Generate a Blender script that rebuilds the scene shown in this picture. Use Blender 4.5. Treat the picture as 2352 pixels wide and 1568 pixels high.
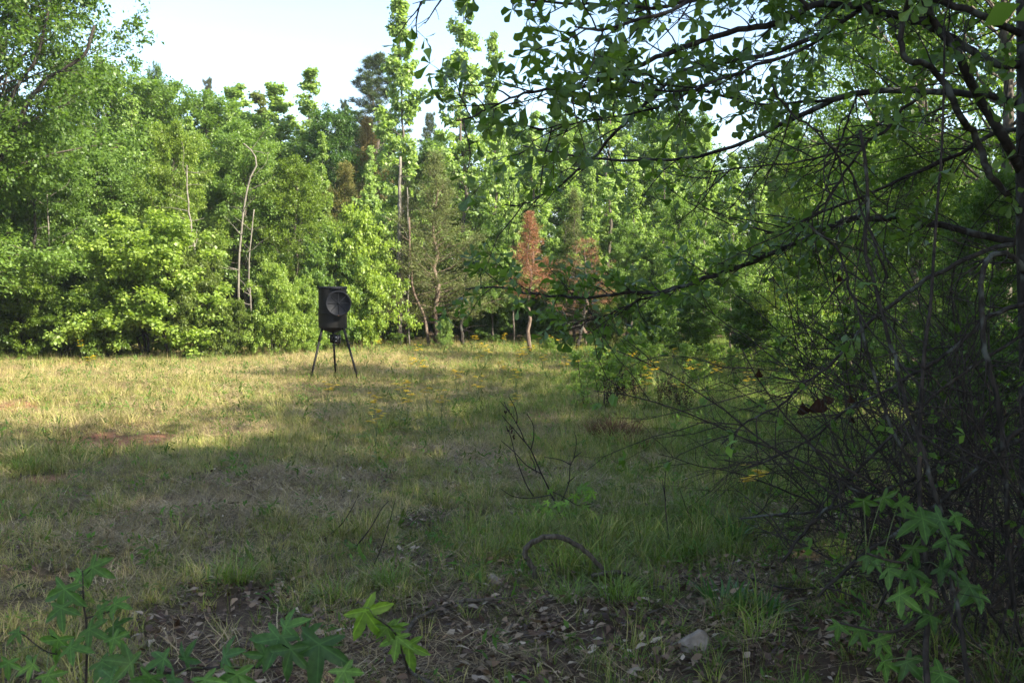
import bpy, math, random
import numpy as np
from mathutils import Vector, Matrix, Euler

# ------------------------------------------------------------------ camera, sky, sun, exposure
sc = bpy.context.scene
for o in list(bpy.data.objects):
    bpy.data.objects.remove(o)
FPX, CX, CY = 2402.5, 1176.0, 784.0          # focal length and centre for a 2352 x 1568 frame
PITCH = math.radians(3.1)
CAM = np.array([0.0, 0.0, 1.65])
cam = bpy.data.cameras.new('camera')
cam.sensor_width = 36.0
cam.lens = 36.0 * FPX / 2352.0
cam.clip_start, cam.clip_end = 0.05, 6000
cam.dof.use_dof = True
cam.dof.focus_distance = 9.5
cam.dof.aperture_fstop = 6.5
camo = bpy.data.objects.new('camera', cam)
sc.collection.objects.link(camo)
camo.location = CAM
camo.rotation_euler = (math.pi / 2 - PITCH, 0, 0)
sc.camera = camo

SUN_EL, SUN_AZ = math.radians(37), math.radians(122)   # azimuth measured from +Y towards +X
world = bpy.data.worlds.new('World')
sc.world = world
world.use_nodes = True
wn = world.node_tree
wn.nodes.clear()
out = wn.nodes.new('ShaderNodeOutputWorld')
bg = wn.nodes.new('ShaderNodeBackground')
sky = wn.nodes.new('ShaderNodeTexSky')
sky.sky_type = 'NISHITA'
sky.sun_disc = False
sky.sun_elevation = SUN_EL
sky.sun_rotation = SUN_AZ
sky.air_density = 1.0
sky.dust_density = 1.0
sky.ozone_density = 1.0
bg.inputs['Strength'].default_value = 0.108
tc = wn.nodes.new('ShaderNodeTexCoord')
mp = wn.nodes.new('ShaderNodeMapping')
mp.inputs['Rotation'].default_value = (0.25, 0.55, 0.3)
mp.inputs['Scale'].default_value = (1.6, 3.0, 9.0)
cn = wn.nodes.new('ShaderNodeTexNoise')
cn.inputs['Scale'].default_value = 1.3
cn.inputs['Detail'].default_value = 8
cn.inputs['Roughness'].default_value = 0.55
cn.inputs['Distortion'].default_value = 0.5
cr = wn.nodes.new('ShaderNodeMapRange')
cr.inputs['From Min'].default_value = 0.40
cr.inputs['From Max'].default_value = 0.70
cr.inputs['To Max'].default_value = 0.7
cm = wn.nodes.new('ShaderNodeMix')
cm.data_type = 'RGBA'; cm.blend_type = 'LIGHTEN'
cm.inputs[7].default_value = (2.35, 2.45, 2.5, 1)
wn.links.new(tc.outputs['Generated'], mp.inputs['Vector'])
wn.links.new(mp.outputs['Vector'], cn.inputs['Vector'])
wn.links.new(cn.outputs['Fac'], cr.inputs['Value'])
wn.links.new(cr.outputs['Result'], cm.inputs[0])
wn.links.new(sky.outputs['Color'], cm.inputs[6])
wn.links.new(cm.outputs[2], bg.inputs['Color'])
wn.links.new(bg.outputs[0], out.inputs['Surface'])

sl = bpy.data.lights.new('sun', 'SUN')
sl.energy = 5.0
sl.angle = math.radians(0.5)
sl.color = (1.0, 0.92, 0.76)
so = bpy.data.objects.new('sun', sl)
sc.collection.objects.link(so)
sd = Vector((math.sin(SUN_AZ) * math.cos(SUN_EL), math.cos(SUN_AZ) * math.cos(SUN_EL), math.sin(SUN_EL)))
so.rotation_euler = sd.to_track_quat('Z', 'Y').to_euler()
sc.view_settings.view_transform = 'Standard'
sc.view_settings.look = 'None'
sc.view_settings.exposure = 1.9
sc.view_settings.gamma = 1
sc.view_settings.use_curve_mapping = False
sc.cycles.max_bounces = 6
sc.cycles.diffuse_bounces = 3
sc.cycles.glossy_bounces = 2
sc.cycles.transmission_bounces = 4
sc.cycles.transparent_max_bounces = 4
sc.cycles.caustics_reflective = False
sc.cycles.caustics_refractive = False

# ------------------------------------------------------------------ helpers
rs = np.random.RandomState(7)
random.seed(7)
C = sc.collection
cp, sp = math.cos(PITCH), math.sin(PITCH)


def sstep(a, b, x):
    t = np.clip((np.asarray(x, float) - a) / (b - a), 0, 1)
    return t * t * (3 - 2 * t)


_w = np.random.RandomState(11)
_WK = [(_w.uniform(-1, 1, 2), _w.uniform(0, 6.28)) for _ in range(40)]


def fbm(x, y, scale, seed=0, octs=4):
    """smooth pseudo noise in about -1..1 made of rotated sines"""
    x = np.asarray(x, float); y = np.asarray(y, float)
    v = 0; a = 1.0; s = scale; tot = 0
    for o in range(octs):
        for j in range(3):
            (kx, ky), ph = _WK[(seed * 7 + o * 3 + j) % 40]
            n = math.hypot(kx, ky) + 1e-6
            kx, ky = kx / n, ky / n
            v = v + a * np.sin((kx * x + ky * y) * s + ph + 1.7 * np.sin((ky * x - kx * y) * s * 0.7 + ph * 2))
            tot += a * 0.9
        a *= 0.6; s *= 2.1
    return v / tot


def gz(x, y):
    """height of the ground"""
    x = np.asarray(x, float); y = np.asarray(y, float)
    z = -0.36 * sstep(2, 22, y) + 0.35 * sstep(34, 60, y)
    z = z + 0.035 * fbm(x, y, 0.9, 1, 3) + 0.012 * fbm(x, y, 5.0, 2, 2)
    z = z + 0.10 * np.exp(-((x + 7.2) ** 2 + (y - 19.5) ** 2 * .5) / 3.0)
    r = np.hypot(x, y)
    return z * (1 - sstep(80, 140, r))


def ray(px, py):
    dx = (px - CX) / FPX; dy = -(py - CY) / FPX
    return np.array([dx, cp + dy * sp, -sp + dy * cp])


def P(px, py, depth):
    d = ray(px, py)
    return CAM + d * (depth / d[1])


def G(px, py, lift=0.0):
    """where the line of sight meets the ground (plus lift)"""
    d = ray(px, py)
    lo = 1.0
    t = 1.0
    while t < 120:
        p = CAM + d * t
        if p[2] < gz(p[0], p[1]) + lift:
            break
        t += 0.1
    p = CAM + d * t
    return np.array([p[0], p[1], gz(p[0], p[1])])


def mesh_np(name, V, faces, mats=None, attrs=None, smooth=False, mat_idx=None):
    """faces: list of int arrays (n,k); attrs: dict of per-face float arrays"""
    me = bpy.data.meshes.new(name)
    V = np.asarray(V, np.float32)
    faces = [np.asarray(f, np.int32) for f in faces if len(f)]
    nl = sum(f.size for f in faces); nf = sum(len(f) for f in faces)
    me.vertices.add(len(V)); me.vertices.foreach_set('co', V.ravel())
    me.loops.add(nl); me.polygons.add(nf)
    me.loops.foreach_set('vertex_index', np.concatenate([f.ravel() for f in faces]))
    st = []; c = 0
    for f in faces:
        st.append(c + np.arange(len(f)) * f.shape[1]); c += f.size
    me.polygons.foreach_set('loop_start', np.concatenate(st).astype(np.int32))
    if mat_idx is not None:
        me.polygons.foreach_set('material_index', np.asarray(mat_idx, np.int32))
    if smooth:
        me.polygons.foreach_set('use_smooth', np.ones(nf, bool))
    me.update(calc_edges=True)
    for k, a in (attrs or {}).items():
        at = me.attributes.new(k, 'FLOAT', 'FACE')
        at.data.foreach_set('value', np.asarray(a, np.float32))
    for m in (mats or []):
        me.materials.append(m)
    return me


def link(name, me, parent=None, loc=None, color=None, **props):
    o = bpy.data.objects.new(name, me)
    C.objects.link(o)
    if parent is not None:
        o.parent = parent
    if loc is not None:
        o.location = loc
    if color is not None:
        o.color = (*color, 1)
    for k, v in props.items():
        if v is not None:
            o[k] = v
    return o


def thing(name, label, cat, loc=(0, 0, 0), group=None, rz=0.0, scale=None):
    o = bpy.data.objects.new(name, None)
    C.objects.link(o)
    o.empty_display_size = 0.1
    o.location = loc
    o.rotation_euler = (0, 0, rz)
    if scale is not None:
        o.scale = scale
    o['label'] = label; o['category'] = cat
    if group:
        o['group'] = group
    return o


class Tubes:
    def __init__(s):
        s.V = []; s.F = []; s.n = 0; s.T = []

    def add(s, pts, rad, k=5, cap=True):
        pts = np.asarray(pts, float); n = len(pts)
        rad = np.broadcast_to(np.asarray(rad, float), (n,)) if np.ndim(rad) < 1 or len(np.atleast_1d(rad)) == n else np.interp(np.linspace(0, 1, n), np.linspace(0, 1, len(rad)), rad)
        t = np.gradient(pts, axis=0)
        t /= np.linalg.norm(t, axis=1)[:, None] + 1e-9
        up = np.array([0.13, 0.21, 0.97]) if abs(t[0][2]) < .9 else np.array([0.97, .2, .1])
        u = np.cross(t, up); u /= np.linalg.norm(u, axis=1)[:, None] + 1e-9
        for i in range(1, n):       # keep the frame from flipping
            w = u[i - 1] - t[i] * (u[i - 1] @ t[i])
            nw = np.linalg.norm(w)
            if nw > 1e-6:
                u[i] = w / nw
        v = np.cross(t, u)
        a = np.arange(k) * 2 * math.pi / k
        ring = pts[:, None, :] + rad[:, None, None] * (np.cos(a)[None, :, None] * u[:, None, :] + np.sin(a)[None, :, None] * v[:, None, :])
        base = s.n
        s.V.append(ring.reshape(-1, 3)); s.n += n * k
        i = np.arange(n - 1)[:, None] * k; j = np.arange(k)[None, :]
        j2 = (j + 1) % k
        f = np.stack([i + j, i + j2, i + k + j2, i + k + j], -1).reshape(-1, 4) + base
        s.F.append(f)
        if cap and k >= 4:
            # end caps as fans onto an added centre
            for r, inv in ((0, 1), (n - 1, 0)):
                s.V.append((pts[r] + (0 if inv else 1) * t[r] * rad[r] * .5)[None]); c = s.n; s.n += 1
                jj = np.arange(k); a1 = base + r * k + jj; a2 = base + r * k + (jj + 1) % k
                tri = np.stack([a2, a1, np.full(k, c)], -1) if inv else np.stack([a1, a2, np.full(k, c)], -1)
                s.T.append(tri)

    def mesh(s, name, mat, smooth=True):
        F = [np.concatenate(s.F)]
        if s.T:
            F.append(np.concatenate(s.T))
        return mesh_np(name, np.concatenate(s.V), F, [mat], smooth=smooth)


def smooth_line(pts, n):
    """Catmull-Rom resampling"""
    pts = np.asarray(pts, float)
    p = np.vstack([2 * pts[0] - pts[1], pts, 2 * pts[-1] - pts[-2]])
    m = len(pts) - 1
    out = []
    for u in np.linspace(0, m - 1e-6, n):
        i = int(u); t = u - i
        a, b, c, d = p[i], p[i + 1], p[i + 2], p[i + 3]
        out.append(.5 * ((2 * b) + (-a + c) * t + (2 * a - 5 * b + 4 * c - d) * t * t + (-a + 3 * b - 3 * c + d) * t ** 3))
    return np.array(out)


def norm(v):
    return v / (np.linalg.norm(v, axis=-1, keepdims=True) + 1e-9)


# ------------------------------------------------------------------ materials
def N(nt, t, **kw):
    n = nt.nodes.new(t)
    for k, v in kw.items():
        setattr(n, k, v)
    return n


def newmat(name):
    m = bpy.data.materials.new(name)
    m.use_nodes = True
    m.node_tree.nodes.clear()
    return m, m.node_tree


def leaf_mat(name, lo=(0.55, 0.62, 0.5), hi=(1.55, 1.35, 1.0), trans=0.45, rough=0.46, spec=0.4, geo='tint', col=None, tr_gain=1.5):
    """leaf: diffuse + gloss reflection and light let through; object colour times the leaf's own tint"""
    m, nt = newmat(name)
    L = nt.links.new
    o = N(nt, 'ShaderNodeOutputMaterial')
    mix = N(nt, 'ShaderNodeMixShader'); mix.inputs[0].default_value = trans
    pr = N(nt, 'ShaderNodeBsdfPrincipled')
    pr.inputs['Roughness'].default_value = rough
    pr.inputs['Specular IOR Level'].default_value = spec
    tl = N(nt, 'ShaderNodeBsdfTranslucent')
    at = N(nt, 'ShaderNodeAttribute', attribute_name=geo)
    oi = N(nt, 'ShaderNodeObjectInfo')
    rmix = N(nt, 'ShaderNodeMix', data_type='RGBA')
    rmix.inputs[6].default_value = (*lo, 1); rmix.inputs[7].default_value = (*hi, 1)
    L(at.outputs['Fac'], rmix.inputs[0])
    mul = N(nt, 'ShaderNodeMix', data_type='RGBA', blend_type='MULTIPLY'); mul.inputs[0].default_value = 1
    if col is None:
        L(oi.outputs['Color'], mul.inputs[6])
    else:
        mul.inputs[6].default_value = (*col, 1)
    L(rmix.outputs[2], mul.inputs[7])
    L(mul.outputs[2], pr.inputs['Base Color'])
    g = N(nt, 'ShaderNodeMix', data_type='RGBA', blend_type='MULTIPLY'); g.inputs[0].default_value = 1
    g.inputs[7].default_value = (tr_gain * 1.05, tr_gain * 1.1, tr_gain * .45, 1)
    L(mul.outputs[2], g.inputs[6]); L(g.outputs[2], tl.inputs['Color'])
    L(pr.outputs[0], mix.inputs[1]); L(tl.outputs[0], mix.inputs[2]); L(mix.outputs[0], o.inputs['Surface'])
    return m


def bark_mat(name, a, b, scale=18, bump=.5, lichen=None):
    m, nt = newmat(name)
    L = nt.links.new
    o = N(nt, 'ShaderNodeOutputMaterial'); pr = N(nt, 'ShaderNodeBsdfPrincipled')
    pr.inputs['Roughness'].default_value = .9
    pr.inputs['Specular IOR Level'].default_value = .2
    tcn = N(nt, 'ShaderNodeTexCoord'); mpn = N(nt, 'ShaderNodeMapping'); mpn.inputs['Scale'].default_value = (1, 1, .3)
    no = N(nt, 'ShaderNodeTexNoise'); no.inputs['Scale'].default_value = scale; no.inputs['Detail'].default_value = 6
    cr_ = N(nt, 'ShaderNodeValToRGB')
    cr_.color_ramp.elements[0].position = .32; cr_.color_ramp.elements[0].color = (*a, 1)
    cr_.color_ramp.elements[1].position = .7; cr_.color_ramp.elements[1].color = (*b, 1)
    L(tcn.outputs['Object'], mpn.inputs[0]); L(mpn.outputs[0], no.inputs['Vector']); L(no.outputs['Fac'], cr_.inputs[0])
    last = cr_.outputs[0]
    if lichen:
        n2 = N(nt, 'ShaderNodeTexNoise'); n2.inputs['Scale'].default_value = scale * .35; n2.inputs['Detail'].default_value = 5
        L(tcn.outputs['Object'], n2.inputs['Vector'])
        mr = N(nt, 'ShaderNodeMapRange'); mr.inputs['From Min'].default_value = .54; mr.inputs['From Max'].default_value = .64
        L(n2.outputs['Fac'], mr.inputs['Value'])
        mx = N(nt, 'ShaderNodeMix', data_type='RGBA'); mx.inputs[7].default_value = (*lichen, 1)
        L(mr.outputs[0], mx.inputs[0]); L(last, mx.inputs[6]); last = mx.outputs[2]
    L(last, pr.inputs['Base Color'])
    bp = N(nt, 'ShaderNodeBump'); bp.inputs['Strength'].default_value = bump; bp.inputs['Distance'].default_value = .02
    L(no.outputs['Fac'], bp.inputs['Height']); L(bp.outputs[0], pr.inputs['Normal'])
    L(pr.outputs[0], o.inputs['Surface'])
    return m


def plain_mat(name, col, rough=.5, spec=.5, metal=0, noise=.25, scale=30, bump=0.0):
    m, nt = newmat(name)
    L = nt.links.new
    o = N(nt, 'ShaderNodeOutputMaterial'); pr = N(nt, 'ShaderNodeBsdfPrincipled')
    pr.inputs['Roughness'].default_value = rough; pr.inputs['Specular IOR Level'].default_value = spec
    pr.inputs['Metallic'].default_value = metal
    tcn = N(nt, 'ShaderNodeTexCoord')
    no = N(nt, 'ShaderNodeTexNoise'); no.inputs['Scale'].default_value = scale; no.inputs['Detail'].default_value = 5
    cr_ = N(nt, 'ShaderNodeValToRGB')
    cr_.color_ramp.elements[0].position = .3; cr_.color_ramp.elements[0].color = tuple(c * (1 - noise) for c in col) + (1,)
    cr_.color_ramp.elements[1].position = .7; cr_.color_ramp.elements[1].color = tuple(c * (1 + noise) for c in col) + (1,)
    L(tcn.outputs['Object'], no.inputs['Vector']); L(no.outputs['Fac'], cr_.inputs[0]); L(cr_.outputs[0], pr.inputs['Base Color'])
    mr = N(nt, 'ShaderNodeMapRange'); mr.inputs['To Min'].default_value = max(0, rough - .12); mr.inputs['To Max'].default_value = min(1, rough + .15)
    L(no.outputs['Fac'], mr.inputs['Value']); L(mr.outputs[0], pr.inputs['Roughness'])
    if bump:
        bp = N(nt, 'ShaderNodeBump'); bp.inputs['Strength'].default_value = bump; bp.inputs['Distance'].default_value = .01
        L(no.outputs['Fac'], bp.inputs['Height']); L(bp.outputs[0], pr.inputs['Normal'])
    L(pr.outputs[0], o.inputs['Surface'])
    return m


M_LEAF = leaf_mat('leaf_far')
M_NEEDLE = leaf_mat('needle', trans=.2, rough=.6, spec=.3, tr_gain=1.2)
M_STAR = leaf_mat('leaf_star', lo=(.8, .8, .8), hi=(1.3, 1.2, 1.0), trans=.4, rough=.5, spec=.3)
M_OAK = leaf_mat('leaf_oak', lo=(.75, .8, .8), hi=(1.35, 1.2, 1.0), trans=.42, rough=.35, spec=.5)
M_DEADLEAF = leaf_mat('leaf_dead', trans=.15, rough=.8, spec=.15, tr_gain=1.0)
M_BARK = bark_mat('bark_grey', (.045, .036, .028), (.16, .135, .11))
M_BARK_DK = bark_mat('bark_dark', (.012, .010, .008), (.05, .041, .033), scale=30, lichen=(.085, .09, .075))
M_BARK_RED = bark_mat('bark_cedar', (.07, .045, .03), (.20, .15, .115))
M_TWIG = bark_mat('twig_brown', (.014, .011, .009), (.058, .046, .038), scale=40)
M_VINE = bark_mat('vine_bark', (.035, .028, .02), (.12, .10, .075), scale=60, bump=.8)


def inst_mat(name, dry, green, trans=.3, rough=.55, spec=.3, var=.35):
    """blade material: 'tint' of the clump (0 dry .. 1 green) and 'btint' of the blade"""
    m, nt = newmat(name)
    L = nt.links.new
    o = N(nt, 'ShaderNodeOutputMaterial')
    pr = N(nt, 'ShaderNodeBsdfPrincipled'); pr.inputs['Roughness'].default_value = rough; pr.inputs['Specular IOR Level'].default_value = spec
    tl = N(nt, 'ShaderNodeBsdfTranslucent')
    a1 = N(nt, 'ShaderNodeAttribute', attribute_name='tint', attribute_type='INSTANCER')
    a2 = N(nt, 'ShaderNodeAttribute', attribute_name='btint')
    ad = N(nt, 'ShaderNodeMath', operation='MULTIPLY_ADD')
    ad.inputs[1].default_value = 1.0; ad.inputs[2].default_value = -.5
    L(a2.outputs['Fac'], ad.inputs[0])
    s = N(nt, 'ShaderNodeMath', operation='ADD', use_clamp=True)
    L(ad.outputs[0], s.inputs[0]); L(a1.outputs['Fac'], s.inputs[1])
    mx = N(nt, 'ShaderNodeValToRGB')
    e = mx.color_ramp.elements
    e[0].position = 0; e[0].color = (*dry[0], 1)
    e[1].position = 1; e[1].color = (*green[1], 1)
    x = e.new(.35); x.color = (*dry[1], 1)
    x = e.new(.65); x.color = (*green[0], 1)
    L(s.outputs[0], mx.inputs[0])
    oi = N(nt, 'ShaderNodeAttribute', attribute_name='vary', attribute_type='INSTANCER')
    mr = N(nt, 'ShaderNodeMapRange'); mr.inputs['To Min'].default_value = 1 - var; mr.inputs['To Max'].default_value = 1 + var
    L(oi.outputs['Fac'], mr.inputs['Value'])
    sc_ = N(nt, 'ShaderNodeVectorMath', operation='SCALE')
    L(mx.outputs[0], sc_.inputs[0]); L(mr.outputs[0], sc_.inputs['Scale'])
    L(sc_.outputs[0], pr.inputs['Base Color'])
    s2 = N(nt, 'ShaderNodeVectorMath', operation='MULTIPLY'); s2.inputs[1].default_value = (1.3, 1.4, .8)
    L(sc_.outputs[0], s2.inputs[0]); L(s2.outputs[0], tl.inputs['Color'])
    mix = N(nt, 'ShaderNodeMixShader'); mix.inputs[0].default_value = trans
    L(pr.outputs[0], mix.inputs[1]); L(tl.outputs[0], mix.inputs[2]); L(mix.outputs[0], o.inputs['Surface'])
    return m


M_GRASS = inst_mat('grass_blade', ((.38, .30, .15), (.31, .275, .09)), ((.19, .225, .04), (.11, .18, .025)), trans=.25, var=.55)
M_THATCH = inst_mat('thatch', ((.11, .075, .038), (.24, .175, .09)), ((.33, .25, .13), (.46, .38, .22)), trans=.12)
M_LITTER = inst_mat('fallen_leaves', ((.055, .03, .018), (.14, .085, .05)), ((.23, .16, .10), (.42, .34, .26)), trans=.1, rough=.6)
M_WEED = inst_mat('weed_leaf', ((.10, .13, .03), (.09, .15, .03)), ((.07, .15, .028), (.10, .20, .035)), trans=.4, rough=.6, spec=.15)

def add_veins(m, angles, width, pale, reach=1.0, mottle=.3):
    """pale veins running out from the leaf base, and mottling, multiplied into the leaf colour"""
    nt = m.node_tree; L = nt.links.new
    tc_ = N(nt, 'ShaderNodeTexCoord'); sx = N(nt, 'ShaderNodeSeparateXYZ'); L(tc_.outputs['Object'], sx.inputs[0])
    acc = None
    for a in angles:
        a = math.radians(a)
        c1 = N(nt, 'ShaderNodeVectorMath', operation='DOT_PRODUCT'); c1.inputs[1].default_value = (math.cos(a), -math.sin(a), 0)
        c2 = N(nt, 'ShaderNodeVectorMath', operation='DOT_PRODUCT'); c2.inputs[1].default_value = (math.sin(a), math.cos(a), 0)
        L(tc_.outputs['Object'], c1.inputs[0]); L(tc_.outputs['Object'], c2.inputs[0])
        ab = N(nt, 'ShaderNodeMath', operation='ABSOLUTE'); L(c1.outputs['Value'], ab.inputs[0])
        lt = N(nt, 'ShaderNodeMath', operation='LESS_THAN'); lt.inputs[1].default_value = width; L(ab.outputs[0], lt.inputs[0])
        gt_ = N(nt, 'ShaderNodeMath', operation='GREATER_THAN'); gt_.inputs[1].default_value = 0; L(c2.outputs['Value'], gt_.inputs[0])
        mu = N(nt, 'ShaderNodeMath', operation='MULTIPLY'); L(lt.outputs[0], mu.inputs[0]); L(gt_.outputs[0], mu.inputs[1])
        if acc is None:
            acc = mu.outputs[0]
        else:
            mxx = N(nt, 'ShaderNodeMath', operation='MAXIMUM'); L(acc, mxx.inputs[0]); L(mu.outputs[0], mxx.inputs[1]); acc = mxx.outputs[0]
    pr = [n for n in nt.nodes if n.type == 'BSDF_PRINCIPLED'][0]
    src = pr.inputs['Base Color'].links[0].from_socket
    no = N(nt, 'ShaderNodeTexNoise'); no.inputs['Scale'].default_value = 5; no.inputs['Detail'].default_value = 5
    L(tc_.outputs['Object'], no.inputs['Vector'])
    mr = N(nt, 'ShaderNodeMapRange'); mr.inputs['From Min'].default_value = .3; mr.inputs['From Max'].default_value = .7
    mr.inputs['To Min'].default_value = 1 - mottle; mr.inputs['To Max'].default_value = 1 + mottle
    L(no.outputs['Fac'], mr.inputs['Value'])
    v = N(nt, 'ShaderNodeMath', operation='MULTIPLY_ADD'); v.inputs[1].default_value = pale; L(acc, v.inputs[0]); L(mr.outputs[0], v.inputs[2])
    s_ = N(nt, 'ShaderNodeVectorMath', operation='SCALE'); L(src, s_.inputs[0]); L(v.outputs[0], s_.inputs['Scale'])
    for l in list(src.links):
        if l.to_node != s_:
            L(s_.outputs[0], l.to_socket)


add_veins(M_STAR, (-118, -62, 0, 62, 118), .014, .7)
add_veins(M_OAK, (0,), .008, .5)

# ------------------------------------------------------------------ zones of the clearing, laid out on the ground
CLAY = [(272, 1016, .75), (215, 1005, .5), (90, 1105, .3), (200, 838, .7), (15, 935, .8), (700, 765, .8), (835, 1165, .10), (838, 1188, .13),
        (1765, 1050, .35), (30, 1000, .25)]
THATCH = [(600, 1120, 1.1), (430, 1180, .9), (720, 1175, .8), (1090, 1060, .7), (1420, 1010, .6), (1240, 960, .4), (550, 1000, .8),
          (980, 1040, .6), (1240, 1100, .4), (300, 1240, .5), (850, 1110, .5), (1500, 1060, .4), (740, 960, .7), (1330, 1080, .3)]
LITTERZ = [(1150, 1500, .8), (900, 1540, .7), (1350, 1520, .9), (500, 1440, .45), (1700, 1550, 1.0), (2000, 1520, 1.2), (1150, 1560, 1.2),
           (1900, 1400, 1.0), (950, 1290, .25), (2200, 1400, 1.3), (640, 1560, .6), (1050, 1400, .35), (980, 1190, .25), (2250, 1200, 1.5)]
CLAYW = [(*G(a, b)[:2], r) for a, b, r in CLAY]
THATCHW = [(*G(a, b)[:2], r * .6) for a, b, r in THATCH]
LITTERW = [(*G(a, b)[:2], r) for a, b, r in LITTERZ]


def zone(zs, x, y, noise_seed, wob=.35):
    x = np.asarray(x, float); y = np.asarray(y, float)
    n = fbm(x, y, 3.2, noise_seed, 4)
    v = np.zeros_like(x)
    for (a, b, r) in zs:
        d = np.hypot(x - a, (y - b) * .75) / r
        v = np.maximum(v, 1 - sstep(.55, 1.25, d + wob * n))
    return v


def zones(x, y):
    clay = zone(CLAYW, x, y, 1, .85)
    thatch = np.clip(zone(THATCHW, x, y, 2, .6) + .5 * sstep(.35, .8, fbm(x, y, 1.1, 3, 4)) * (1 - sstep(24, 34, y)), 0, 1)
    lit = np.clip(zone(LITTERW, x, y, 4, .5) + sstep(.9, 2.6, x - .28 * y + .5) * (1 - sstep(7, 13, y)) + (1 - sstep(3.6, 4.8, y)) * .8, 0, 1)
    forest = np.maximum(sstep(33, 38, y + 1.5 * fbm(x, y, .5, 5, 2)), sstep(5.6, 8.2, x - .22 * y + .3 * fbm(x, y, .7, 6, 2)))
    forest = np.maximum(forest, sstep(11.5, 14.5, -x))
    # green share: greener to the right of the middle and along the old track, dry on the left
    green = .72 + .30 * np.clip((x - .045 * y) / (1.2 + .09 * y), -1.2, 1.1) + .34 * fbm(x, y, .75, 7, 4) - .12 * sstep(14, 22, y) * (1 - sstep(.0, 3.5, x + 1.5))
    green = green - .35 * thatch + .35 * np.exp(-((x - (1.3 + .13 * y)) / 1.1) ** 2) * sstep(9, 13, y)
    clay = np.maximum(clay, .55 * (1 - sstep(.3, 1.2, np.hypot(x + 3.73, y - 21.8) + .3 * fbm(x, y, 3., 8, 3))))
    return clay, thatch, lit, forest, np.clip(green, -.3, 1.15)


# ------------------------------------------------------------------ ground
def axis(lo, hi, fine_lo, fine_hi, step, coarse):
    a = list(np.arange(fine_lo, fine_hi, step))
    s = step; v = a[-1]
    while v < hi:
        s = min(s * 1.13, coarse); v += s; a.append(v)
    s = step; v = a[0]; b = []
    while v > lo:
        s = min(s * 1.13, coarse); v -= s; b.append(v)
    return np.array(b[::-1] + a)


gx = axis(-2500, 2500, -13, 13, .13, 400)
gy = axis(-2500, 2500, 2.5, 30, .11, 400)
X, Y = np.meshgrid(gx, gy)
clay, thatch, lit, forest, green = zones(X, Y)
Z = gz(X, Y) - .02 * clay
nx, ny = len(gx), len(gy)
ii = np.arange(ny - 1)[:, None] * nx; jj = np.arange(nx - 1)[None, :]
F = np.stack([ii + jj, ii + jj + 1, ii + nx + jj + 1, ii + nx + jj], -1).reshape(-1, 4)
mg, nt = newmat('meadow_soil')
L = nt.links.new
o_ = N(nt, 'ShaderNodeOutputMaterial'); pr = N(nt, 'ShaderNodeBsdfPrincipled'); pr.inputs['Roughness'].default_value = .95; pr.inputs['Specular IOR Level'].default_value = .15
tcn = N(nt, 'ShaderNodeTexCoord')
n1 = N(nt, 'ShaderNodeTexNoise'); n1.inputs['Scale'].default_value = 9; n1.inputs['Detail'].default_value = 9; n1.inputs['Roughness'].default_value = .7
n2 = N(nt, 'ShaderNodeTexNoise'); n2.inputs['Scale'].default_value = 55; n2.inputs['Detail'].default_value = 4
L(tcn.outputs['Object'], n1.inputs['Vector']); L(tcn.outputs['Object'], n2.inputs['Vector'])
r1 = N(nt, 'ShaderNodeValToRGB'); r1.color_ramp.elements[0].color = (.03, .021, .012, 1); r1.color_ramp.elements[1].color = (.15, .11, .062, 1)
r1.color_ramp.elements[0].position = .3; r1.color_ramp.elements[1].position = .72
L(n1.outputs['Fac'], r1.inputs[0])
r2 = N(nt, 'ShaderNodeValToRGB'); r2.color_ramp.elements[0].color = (.15, .065, .04, 1); r2.color_ramp.elements[1].color = (.33, .145, .085, 1)
L(n1.outputs['Fac'], r2.inputs[0])
r3 = N(nt, 'ShaderNodeValToRGB'); r3.color_ramp.elements[0].color = (.032, .021, .013, 1); r3.color_ramp.elements[1].color = (.11, .075, .048, 1)
L(n2.outputs['Fac'], r3.inputs[0])


def layer(prev, attr, col, gain):
    a = N(nt, 'ShaderNodeAttribute', attribute_name=attr)
    ma = N(nt, 'ShaderNodeMath', operation='MULTIPLY_ADD', use_clamp=True)
    nn = N(nt, 'ShaderNodeMath', operation='MULTIPLY_ADD'); nn.inputs[1].default_value = 1.6; nn.inputs[2].default_value = -.8
    L(n1.outputs['Fac'], nn.inputs[0])
    L(a.outputs['Fac'], ma.inputs[0]); ma.inputs[1].default_value = gain; L(nn.outputs[0], ma.inputs[2])
    mm = N(nt, 'ShaderNodeMath', operation='MULTIPLY', use_clamp=True); L(ma.outputs[0], mm.inputs[0]); L(a.outputs['Fac'], mm.inputs[1])
    mx = N(nt, 'ShaderNodeMix', data_type='RGBA'); L(mm.outputs[0], mx.inputs[0]); L(prev, mx.inputs[6])
    if isinstance(col, tuple):
        mx.inputs[7].default_value = (*col, 1)
    else:
        L(col, mx.inputs[7])
    return mx.outputs[2]


c = layer(r1.outputs[0], 'green', (.08, .10, .03), 1.0)
c = layer(c, 'litter', r3.outputs[0], 1.4)
c = layer(c, 'clay', r2.outputs[0], 1.5)
L(c, pr.inputs['Base Color'])
bp = N(nt, 'ShaderNodeBump'); bp.inputs['Strength'].default_value = .8; bp.inputs['Distance'].default_value = .03
L(n1.outputs['Fac'], bp.inputs['Height']); L(bp.outputs[0], pr.inputs['Normal']); L(pr.outputs[0], o_.inputs['Surface'])
gme = mesh_np('ground', np.stack([X, Y, Z], -1).reshape(-1, 3), [F], [mg], smooth=True)
for k, a in (('green', np.clip(green, 0, 1)), ('litter', np.maximum(lit, forest)), ('clay', clay)):
    at = gme.attributes.new(k, 'FLOAT', 'POINT'); at.data.foreach_set('value', a.astype(np.float32).ravel())
link('ground', gme, kind='structure', label='grassy clearing floor with patches of bare red clay')


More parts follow.
